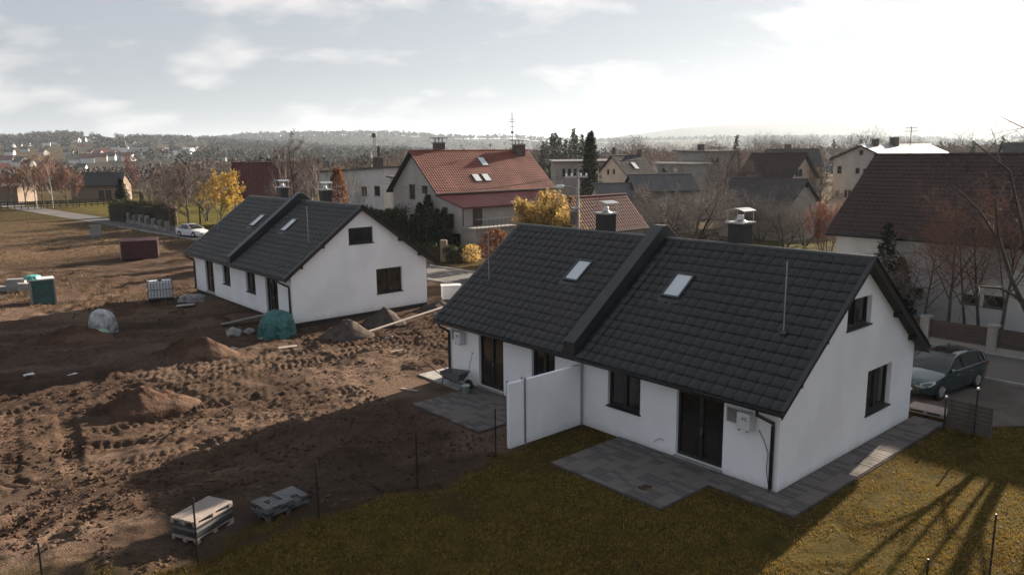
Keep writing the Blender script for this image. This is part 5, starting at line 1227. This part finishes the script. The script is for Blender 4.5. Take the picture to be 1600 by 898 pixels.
g0, g1 = pY(174, 116), pY(262, 103); hedge('dark clipped hedge behind the stone pillar fence at left', g0[0], g0[1], g1[0], g1[1], 1.6, 2.9, 'hedge', 3, 5200)
g0, g1 = pY(560, 73), pY(628, 78); hedge('dark green hedge between the far plot house and the red-roofed house', g0[0], g0[1], g1[0], g1[1], 1.6, 4.0, 'hedge', 5, 4200)
g0, g1 = pY(625, 70), pY(725, 66); hedge('low dark hedge along the street below the red-roofed house', g0[0], g0[1], g1[0], g1[1], 1.0, 1.3, 'hedge', 6, 2600)
x, y = pY(774, 64); plant('orange_shrub', 'orange and green shrub at the balcony of the red-roofed house', 'shrub', thuja_meshes(61, 3.0, 1.3, 1400, 'leaf_rust', .26, 'ell'), x, y)
x, y = pY(735, 66); plant('dry_shrub', 'small dry yellowish shrub by the street below the balcony', 'shrub', thuja_meshes(62, 1.5, .9, 600, 'leaf_pale', .22, 'ell'), x, y)
YB = tree_meshes(63, 6.6, .09, 3, (9, 8, 6), .5, .10, .14, .010, 8, .22, 'bark', 'twig', 'leaf_pale', stems=5, lean=.32, start=.2, spread=.2)
x, y = pY(853, 61); plant('yellow_shrub', 'pale yellow autumn shrub behind the near ridge by the utility pole', 'shrub', YB, x, y, sc_=(.86, .86, .80))
x, y = pY(922, 101); plant('conifer_tree', 'tall dark spire-shaped conifer in the middle of the village', 'tree', thuja_meshes(64, 12.2, 1.75, 5200, 'needle', .40), x, y)
# middle gardens
BB = tree_meshes(71, 6.4, .16, 3, (9, 8, 7), .95, .02, .22, .012, barkm='bark', twigm='twig_grey', stems=3, lean=.55, start=.18, ratio=.66, leaves=1, lsize=.12, leafm='leaf_brown')
for i, (px, Y, sc_, lab) in enumerate([(1080, 72, 1.06, 'wide bare fruit tree right of the near left chimney'), (1048, 76, .88, 'bare fruit tree left of the widest one'), (1190, 79, .9, 'bare fruit tree before the grey shed'), (1230, 74, .78, 'bare fruit tree right of the near right chimney'), (1262, 76, .7, 'small bare fruit tree before the shed gable'), (1150, 84, .8, 'bare fruit tree behind the near right chimney')]):
    x, y = pY(px, Y); plant('bare_fruit_tree', lab, 'tree', BB, x, y, rz=.6+i*1.7, sc_=sc_)
for i, (px, Y, sc_, lab) in enumerate([(1132, 93, 1.12, 'taller bare tree beside the tall grey house'), (1148, 98, .95, 'bare tree left of the brown roof with pink gable'), (1165, 96, .9, 'bare tree touching the brown roof with pink gable'), (1010, 88, .6, 'small bare tree at the low sheds'), (1283, 98, .9, 'bare tree between the pink gable and the tall grey house'), (905, 84, .55, 'small bare tree at the foot of the spire conifer')]):
    x, y = pY(px, Y); plant('bare_tree', lab, 'tree', B1, x, y, rz=i*1.1, sc_=sc_)
x, y = pY(1296, 63); plant('red_shrub', 'upright coral-red shrub behind the near ridge', 'shrub', tree_meshes(72, 4.6, .05, 2, (9, 7), .35, .16, .12, .010, 6, .15, 'bark', 'twig_russet', 'leaf_red', stems=8, lean=.34, start=.3, spread=.12, lmin=1), x, y)
SB = tree_meshes(73, 5.2, .10, 3, (11, 7, 5), 1.0, -.02, .16, .009, barkm='bark_grey', twigm='twig_grey', start=.12)
for i, (px, Y, sc_, lab) in enumerate([(1352, 56, 1.15, 'grey bare shrub with pale upswept twigs right of the red shrub'), (1376, 52, .95, 'grey bare shrub before the left end of the big brown roof'), (1322, 60, .85, 'grey bare shrub close to the red shrub'), (1402, 41.5, .85, 'dark bare shrub at the peak of the near gable'), (1428, 39.8, .72, 'dark bare shrub against the big white wall')]):
    x, y = pY(px, Y); plant('bare_shrub', lab, 'shrub', SB, x, y, rz=i*2.2, sc_=sc_)
for i, (px, Y, h_, r_, lab) in enumerate([(1350, 50.5, 6.6, 1.7, 'dark spruce left of the big brown roof end'), (1393, 42, 5.4, 1.3, 'dark evergreen before the left end of the big white wall'), (1418, 40.2, 3.6, 1.0, 'low dark evergreen at the wall beside the near gable peak')]):
    x, y = pY(px, Y); plant('evergreen_tree', lab, 'tree', conifer_meshes(90+i, h_, r_, 3000, 'needle', .05, .2, .26, .8, gap=.12), x, y)
RT = tree_meshes(74, 6.6, .09, 3, (10, 7, 6), .8, .02, .2, .007, barkm='bark', twigm='twig_russet', leaves=1, lsize=.10, leafm='leaf_rust', start=.25)
for i, (px, Y, sc_, lab) in enumerate([(1500, 38.5, 1.05, 'russet-twigged tree before the middle of the big brown roof'), (1552, 37, 1.0, 'russet-twigged tree right of its twin before the brown roof'), (1460, 39, .75, 'smaller russet-twigged tree left before the brown roof'), (1585, 36, 1.1, 'tallest russet-twigged tree close to the right edge'), (1528, 38, .9, 'russet-twigged tree between the two before the brown roof')]):
    x, y = pY(px, Y); plant('bare_tree', lab, 'tree', RT, x, y, rz=i*1.9, sc_=sc_)
# the big bare tree just outside the right edge, its limbs reach into view
def big_tree():
    rng = random.Random(5); out = []; tips = []
    base = Vector((0, 0, -.2)); stems = [(Vector((.10, .25, .95)), 7.0, .20), (Vector((.40, -.25, .9)), 6.6, .17), (Vector((-.35, -.25, .9)), 6.0, .15)]
    out.append((0, [base, Vector((0, 0, .7)), Vector((-.05, 0, 1.5))], [.36, .30, .26]))
    for d, L_, r_ in stems: grow(rng, Vector((-.03, 0, 1.25)), d, L_, r_, 1, 3, (0, 5, 3), .8, .06, .11, out, tips, .008, .4, .48)
    # two long limbs seen against the white wall
    for pts, r_ in (([(-.1, 0, 1.4), (-.9, .1, 3.0), (-1.75, .2, 4.6), (-2.35, .3, 6.2), (-2.6, .3, 7.6)], .12), ([(-1.35, .15, 3.9), (-2.3, .0, 4.35), (-3.3, -.1, 4.45), (-4.1, -.1, 4.0)], .06), ([(-1.3, .15, 3.8), (-.5, .2, 4.7), (.4, .3, 5.0)], .06), ([(-2.2, .3, 5.9), (-3.2, .2, 7.2), (-4.4, .1, 8.2)], .05), ([(-.9, .1, 3.0), (-1.6, 0, 6.2), (-2.5, -.2, 8.6), (-4.0, -.3, 9.7)], .07), ([(-.3, 0, 2.5), (-.6, .2, 6.0), (-1.2, .3, 9.0), (-1.6, .3, 10.6)], .08)):
        pts = [Vector(p) for p in pts]; rad = [r_*(1-.7*i/(len(pts)-1)) for i in range(len(pts))]; out.append((1, pts, rad))
        for k in range(5):
            f = .35+.65*k/5; i = min(len(pts)-2, int(f*(len(pts)-1))); b = pts[i].lerp(pts[i+1], f*(len(pts)-1)-i); dd = (pts[i+1]-pts[i]).normalized()
            nd = Matrix.Rotation(rng.uniform(.5, 1.1), 3, dd.cross(rdir(rng)).normalized()) @ dd
            grow(rng, b, nd, rng.uniform(1.0, 1.9), r_*.28, 2, 3, (0, 0, 5), .7, .0, .16, out, tips, .005, .2, .6)
    tr, tw = MB(), MB()
    for lv, pts, rad in out: (tr if lv <= 1 else tw).tube(pts, rad, 9 if lv <= 1 else 4, False)
    return [('trunk', tr.mesh('trunk', Mt['bark'], True, False)), ('crown', tw.mesh('crown', Mt['twig'], False, False))]
plant('bare_tree', 'big bare tree whose dark limbs reach in from the right edge', 'tree', big_tree(), 20.3, 27.4)

# ------------------------------------------------------------------ tree belts on the skyline
def cloud_tree(seed, H, Rb, n, twigm, z0=.25, ls=.9):
    rng = random.Random(seed); lf = MB(); tr = MB().tube([(0, 0, -.5), (0, 0, H*.8)], [.16, .05], 5, False); ox = seed*3.7
    for i in range(n):
        d = rdir(rng); q = rng.random()**.38*(1+.5*mnoise.noise(d*1.7+Vector((ox, 0, 0)))); p = Vector((d.x*Rb*q, d.y*Rb*q, H*(z0+(1-z0)*.5)+d.z*H*(1-z0)*.5*q))
        g = (p-Vector((0, 0, H*.2))).normalized(); u = (g+rdir(rng)*.5).normalized(); v = u.cross(rdir(rng)).normalized()*ls*.05; m = p+u*ls*rng.uniform(.5, 1.1)
        k = len(lf.v); lf.v += [tuple(p-v), tuple(p+v), tuple(m)]; lf.f.append((k, k+1, k+2)); lf.mi.append(0)
    return [('trunk', tr.mesh('trunk', Mt['bark'], True, False)), ('crown', lf.mesh('crown', Mt[twigm], False, False))]
FT = [cloud_tree(1, 13, 5.0, 1700, 'twig'), cloud_tree(2, 12, 5.4, 1700, 'twig_grey'), cloud_tree(3, 11, 4.6, 1500, 'twig_russet'), cloud_tree(4, 14, 4.6, 1600, 'twig')]
FC = [conifer_meshes(81, 15, 2.9, 1000, ls=.9), conifer_meshes(82, 17, 2.6, 1000, ls=.9)]
rg = random.Random(99)
for i in range(17):
    px = 846+i*4.3+rg.uniform(-2, 2); Y = rg.uniform(225, 275); x, y = pY(px, Y); plant('conifer_tree', 'far dark conifer in the row left of the tall spire conifer on the skyline', 'tree', FC[i % 2], x, y, sc_=rg.uniform(.72, 1.05), rz=i, group='conifers in the skyline row')
for i in range(26):
    px = 590+i*11+rg.uniform(-5, 5); Y = rg.uniform(190, 300); x, y = pY(px, Y); plant('bare_tree', 'far hazy bare tree on the skyline behind the red-roofed house', 'tree', FT[i % 4], x, y, sc_=rg.uniform(.7, 1.0), rz=i, group='far bare trees behind the red-roofed house')
for i in range(84):
    px = 960+i*8.1+rg.uniform(-6, 6); Y = rg.uniform(210, 330); x, y = pY(px, Y); m = FC[i % 2] if rg.random() < .06 else FT[i % 4]
    plant('conifer_tree' if m in FC else 'bare_tree', 'far dark conifer poking out of the tree belt on the right skyline' if m in FC else 'far bare tree in the hazy belt on the right skyline', 'tree', m, x, y, sc_=rg.uniform(.80, 1.18) if m in FT else rg.uniform(.75, .95), rz=i, group='conifers in the right tree belt' if m in FC else 'bare trees in the right tree belt')
for i in range(24):
    px = 330+i*11+rg.uniform(-5, 5); Y = rg.uniform(130, 240); x, y = pY(px, Y); plant('bare_tree', 'far brownish bare tree in the gardens left of the telecom mast', 'tree', FT[i % 4], x, y, sc_=rg.uniform(.55, .75), rz=i, group='far bare trees left of the mast')
vil = [(10, 257, 1.1, 0, 1), (26, 262, 1.3, 3, 0), (40, 263, 1, 0, 2), (4, 273, 1.1, 1, 3), (14, 243, 1, 3, 0), (15, 232, 1, 0, 0), (28, 230, 1, 1, 0), (42, 230, 1, 0, 1), (55, 229, 1, 2, 2), (72, 228, 1.1, 3, 0), (86, 226, 1, 0, 0), (93, 225, 1, 3, 2), (95, 228, .9, 0, 0), (118, 222, 1, 3, 3), (128, 221, 1, 3, 0), (141, 220, 1, 3, 0), (146, 223, 1, 0, 1), (140, 212, 1, 0, 0), (149, 218, 1, 3, 2), (168, 214, 1, 2, 0), (178, 215, 1, 3, 0), (183, 216, 1, 0, 0), (200, 215, 1, 3, 0), (128, 233, 1, 2, 1), (139, 244, 1.1, 3, 1), (150, 246, 1.1, 1, 3), (160, 245, 1.2, 1, 3), (172, 247, 1.1, 1, 3), (137, 255, 1.2, 0, 1), (157, 253, 1.2, 1, 1), (171, 251, 1.1, 3, 2), (184, 249, 1, 0, 0), (116, 255, .9, 3, 0), (125, 268, .8, 3, 2), (178, 234, 1, 3, 0), (197, 252, 1.2, 3, 0), (228, 246, 1.3, 3, 0), (246, 243, 1.2, 1, 1), (262, 246, 1.1, 0, 2), (275, 242, 1.4, 3, 0), (300, 238, 1.3, 2, 0), (107, 243, 1, 2, 2), (219, 271, .7, 3, 0), (310, 220, 1, 3, 0), (258, 224, 1, 2, 0), (330, 262, .9, 1, 1), (345, 252, 1, 0, 1), (64, 243, 1, 2, 0), (38, 238, 1, 0, 0), (205, 228, 1, 0, 1)]
FHP = [(v[0], drop(v[0], v[1], 180, 2600)[1]) for v in vil]+[(196, 850.0), (208, 850.0), (280, 900.0), (272, 900.0), (288, 900.0)]
# woods and hill forest
def wood(name, label, pts, hs_, m, k, seed, ls=1.0):
    rng = random.Random(seed); mb = MB()
    for (x, y, z) in pts:
        h_ = rng.uniform(*hs_); r_ = h_*rng.uniform(.28, .45)
        for j in range(k):
            d = rdir(rng); q = rng.random()**.4; p = Vector((x+d.x*r_*q, y+d.y*r_*q, z+h_*.55+d.z*h_*.45*q)); s = h_*.30*ls; u = rdir(rng); u.z = abs(u.z); v = rdir(rng)
            n = len(mb.v); mb.v += [tuple(p-v*s*.5), tuple(p+v*s*.5), tuple(p+u*s)]; mb.f.append((n, n+1, n+2)); mb.mi.append(0)
    return sg(mb.build(name, m, None, False, False), label, 'woodland', None, 'stuff')
rg = random.Random(4)
def scatter(n, pxr, Yr, clump, seed, thr, logd=True):
    r = []; 
    while len(r) < n:
        px = rg.uniform(*pxr); Y = math.exp(rg.uniform(math.log(Yr[0]), math.log(Yr[1]))); x = (px-800)/1180*.985*Y
        if float(fbm(np.array([x/clump]), np.array([Y/clump]), 3, seed)[0]) < thr: continue
        if any(abs(px-h[0]) < 5.5 and .62*h[1] < Y < h[1]*1.02 for h in FHP): continue
        z_ = float(Hfar(np.array([x]), np.array([Y]))[0]); py_ = 240.1-.0103*(px-800)+(9.4-z_)/Y*1180
        if (15 < px < 100 and 252 < py_ < 264) or (100 < px < 195 and 262 < py_ < 276) or (200 < px < 330 and 226 < py_ < 234): continue
        r.append((x, Y, z_))
    return r
Mt['wood_brown'] = mat('bare_wood_far', (.075, .058, .050), (.048, .040, .036), .02, .95)
Mt['wood_dark'] = mat('forest_far', (.026, .030, .026), (.05, .043, .038), .012, .95)
wood('valley_woods', 'brown bare woods in the valley between the far houses', scatter(1500, (-60, 620), (230, 1000), 70, 7, .47), (6, 11), Mt['wood_brown'], 60, 1, .42)
wood('hill_forest', 'dark forest covering the near left hills', scatter(3800, (-120, 700), (900, 2500), 220, 55, .38), (9, 16), Mt['wood_dark'], 22, 2, .8)
wood('ridge_forest', 'blue hazy forest along the far ridge', scatter(3200, (250, 1700), (2900, 3600), 400, 57, .36), (14, 22), Mt['wood_dark'], 8, 3, 1.6)
wood('plain_woods', 'hazy brown woods behind the village roofs', scatter(900, (560, 1700), (330, 900), 90, 9, .42), (8, 13), Mt['wood_brown'], 60, 4, .42)

# ------------------------------------------------------------------ far village
WH = [Mt['render_white'], Mt['render_cream'], Mt['render_grey'], bmat('far_white', (.72, .71, .70), .95)]
RF = [Mt['tile_grey'], Mt['tile_dull'], Mt['tile_brown'], Mt['tile_red']]
def far_house(i, px, py, s, wi, ri):
    x, y, z = drop(px, py, 180, 2600); rz = rg.uniform(-.6, .6); r = thing('far_house', ('tiny far '+('pale', 'cream', 'grey', 'white')[wi]+' house, '+('grey', 'dull red', 'brown', 'red')[ri]+' roof, '+('on the left hillside above the church' if py < 232 else 'in the valley left of the church' if px < 186 else 'in the valley at or right of the church')), 'house', (x, y, z), rz, 'far houses in the valley and on the hills')
    s *= 1.05; L_, W_, h_ = 11*s, 8.5*s, 4.6*s
    MB().prism([(0, -2), (W_, -2), (W_, h_), (W_/2, h_+3.3*s), (0, h_)], -L_/2, L_/2).build('wall', WH[wi], r)
    MB().prism([(-.5, h_-.35), (W_/2, h_+3.5*s), (W_+.5, h_-.35), (W_+.5, h_), (W_/2, h_+3.9*s), (-.5, h_)], -L_/2-.5, L_/2+.5).build('roof', RF[ri], r)
    if y < 700:
        for k in (-.25, .25): MB().box(k*L_-.6, k*L_+.6, -.08, -.005, h_*.35, h_*.65).build('window', Mt['glass'], r)
for i, v in enumerate(vil): far_house(i, *v)
for i in range(34):
    px = rg.uniform(930, 1330); Y = rg.uniform(330, 620); x = (px-800)/1180*.985*Y; z = float(Hfar(np.array([x]), np.array([Y]))[0])
    r = thing('far_house', 'tiny hazy far '+('pale', 'cream', 'grey', 'white')[i % 4]+' house with '+('grey', 'dull red', 'brown', 'red')[(i*7) % 4]+' roof beyond the right tree belt', 'house', (x, Y, z), rg.uniform(-.8, .8), 'hazy far houses beyond the right tree belt'); s = rg.uniform(.85, 1.15); L_, W_, h_ = 11*s, 8.5*s, 5.2*s
    MB().prism([(0, -2), (W_, -2), (W_, h_), (W_/2, h_+3.3*s), (0, h_)], -L_/2, L_/2).build('wall', WH[i % 4], r)
    MB().prism([(-.5, h_-.35), (W_/2, h_+3.5*s), (W_+.5, h_-.35), (W_+.5, h_), (W_/2, h_+3.9*s), (-.5, h_)], -L_/2-.5, L_/2+.5).build('roof', RF[(i*7) % 4], r)
x, y, z = drop(196, 248, 300, 2600); k = y/850.0
r = thing('church', 'white village church with pointed tower in the far valley', 'church', (x, y, z), R(10)); r.scale = (k, k, k)
MB().box(-5, 5, -4, 4, -3, 12).build('tower', WH[3], r)
MB().lathe([(5.2, 12), (4.2, 14), (2.2, 15), (2.0, 18), (.8, 20), (.15, 27)], 8).build('spire', Mt['tile_grey'], r)
MB().prism([(-6, -3), (6, -3), (6, 7), (0, 11.5), (-6, 7)], 5, 26).build('nave', WH[3], r)
MB().prism([(-6.6, 6.6), (0, 11.7), (6.6, 6.6), (6.6, 7.1), (0, 12.3), (-6.6, 7.1)], 4.9, 26.6).build('roof', Mt['concrete'], r)
x, y, z = drop(280, 240, 300, 2600)
r = thing('hall', 'long pale hall in the far valley right of the church', 'building', (x, y, z), R(-3))
MB().box(-22, 22, -8, 8, -3, 7).build('wall', WH[3], r); MB().prism([(-8.6, 7), (0, 9), (8.6, 7)], -22.6, 22.6).build('roof', Mt['sheet_metal'], r)

# ------------------------------------------------------------------ clods, grass, leaves
rg = random.Random(17)
def clods():
    mb = MB(); ico = [(0, 0, 1), (.9, 0, .35), (.28, .85, .35), (-.72, .53, .35), (-.72, -.53, .35), (.28, -.85, .35), (0, 0, -.6)]
    fs = [(0, i, i % 5+1) for i in range(1, 6)]+[(6, i % 5+1, i) for i in range(1, 6)]
    N_ = 16000; px = np.array([rg.uniform(-30, 820) for _ in range(N_)]); py = np.array([rg.uniform(470, 900) for _ in range(N_)]); P = np.array([gpx(a, b) for a, b in zip(px, py)]); X_, Y_ = P[:, 0], P[:, 1]
    m = masks(X_, Y_); z = Hfar(X_, Y_)+Hnear(X_, Y_, m[0], m[1], m[2], m[3], m[4]); dens = fbm(X_/3., Y_/3., 3, 5)
    for i in range(N_):
        s, t = m[0][i], m[1][i]
        if m[2][i] < .5 or dens[i] < .40 or (-16.6 < s < -8.8 and t > -3.5) or (-44.5 < s < -27.4 and -.3 < t < 9.3): continue
        r_ = .018+.075*rg.random()**3; a = rg.uniform(0, 6.28); c, q = math.cos(a), math.sin(a); j = [rg.uniform(.7, 1.3) for _ in range(7)]
        mb.add([(X_[i]+(v[0]*c-v[1]*q)*r_*j[k], Y_[i]+(v[0]*q+v[1]*c)*r_*j[k], z[i]+v[2]*r_*.75*j[k]) for k, v in enumerate(ico)], fs)
    return mb
sg(clods().build('soil_clods', Mt['soil'], None, False, False), 'loose clods scattered over the churned dirt', 'soil clods', None, 'stuff')
def grass(n, pxr, pyr, want, hr, m, name, label, wd=.012):
    mb = MB(); P = np.array([gpx(rg.uniform(*pxr), rg.uniform(*pyr)) for _ in range(n)]); X_, Y_ = P[:, 0], P[:, 1]
    mk = masks(X_, Y_); z = Hfar(X_, Y_)+Hnear(X_, Y_, mk[0], mk[1], mk[2], mk[3], mk[4]); dens = fbm(X_/1.2, Y_/1.2, 3, 15)
    for i in range(n):
        s, t = mk[0][i], mk[1][i]
        if mk[want][i] < .45 or dens[i] < rg.uniform(.15, .46): continue
        if (-5.8 < s < -1.5 and -3.28 < t < 9.3) or (-5.8 < s < 1.12 and -1.07 < t < 9.3) or (-16.6 < s < -9.2 and t > -3.4) or abs(t-float(np.interp(s, [p[0] for p in ROAD][::-1], [p[1] for p in ROAD][::-1]))) < 2.5: continue
        if -44.5 < s < -27.4 and -.3 < t < 9.3: continue
        for k in range(3):
            a = rg.uniform(0, 6.28); h_ = rg.uniform(*hr); l = rg.uniform(.2, .9)*h_; x, y = X_[i]+rg.uniform(-.05, .05), Y_[i]+rg.uniform(-.05, .05); c, q = math.cos(a), math.sin(a); w_ = wd*rg.uniform(.7, 1.5)
            j = len(mb.v); mb.v += [(x-q*w_, y+c*w_, z[i]-.01), (x+q*w_, y-c*w_, z[i]-.01), (x+c*l, y+q*l, z[i]+h_)]; mb.f.append((j, j+1, j+2)); mb.mi.append(0)
    return sg(mb.build(name, m, None, False, False), label, 'grass', None, 'stuff')
Mt['blade'] = leafmat('lawn_blades', (.30, .195, .048), (.18, .12, .033), 1.1, .3)
Mt['blade_dry'] = leafmat('dry_blades', (.22, .15, .085), (.12, .085, .05), .5, .3)
grass(42000, (150, 1620), (640, 905), 3, (.02, .065), Mt['blade'], 'lawn_grass', 'short mossy yellow-green lawn grass around the near house')
grass(6000, (-20, 480), (330, 520), 4, (.08, .32), Mt['blade_dry'], 'dry_grass', 'dry straw-coloured grass tufts over the left field', .03)
def litter(n):
    mb = MB()
    for i in range(n):
        x, y = gpx(rg.uniform(1150, 1610), rg.uniform(690, 900)); s, t = st_of(np.array([x]), np.array([y]))
        if s[0] < 1.15 and t[0] > -3.3: continue
        z = Hat(x, y)+.02; leaf(mb, Vector((x, y, z)), Vector((0, 0, .25)), rg.uniform(.04, .08), rg, .7)
    return mb
sg(litter(700).build('fallen_leaves', Mt['leaf_brown'], None, False, False), 'brown fallen leaves scattered over the sunlit lawn', 'leaves', None, 'stuff')

# ------------------------------------------------------------------ haze
hz = MB().box(-6700, 6700, -140, 9600, -60, 262).build('haze', None); hz.data.materials.clear()
hm = bpy.data.materials.new('haze_air'); hm.use_nodes = True; t = hm.node_tree; t.nodes.clear()
pv = N(t, 'ShaderNodeVolumePrincipled'); pv.inputs['Color'].default_value = (.74, .86, 1.0, 1); pv.inputs['Density'].default_value = HAZE; pv.inputs['Anisotropy'].default_value = .35
t.links.new(pv.outputs[0], N(t, 'ShaderNodeOutputMaterial').inputs['Volume']); hz.data.materials.append(hm); sg(hz, kind='stuff')
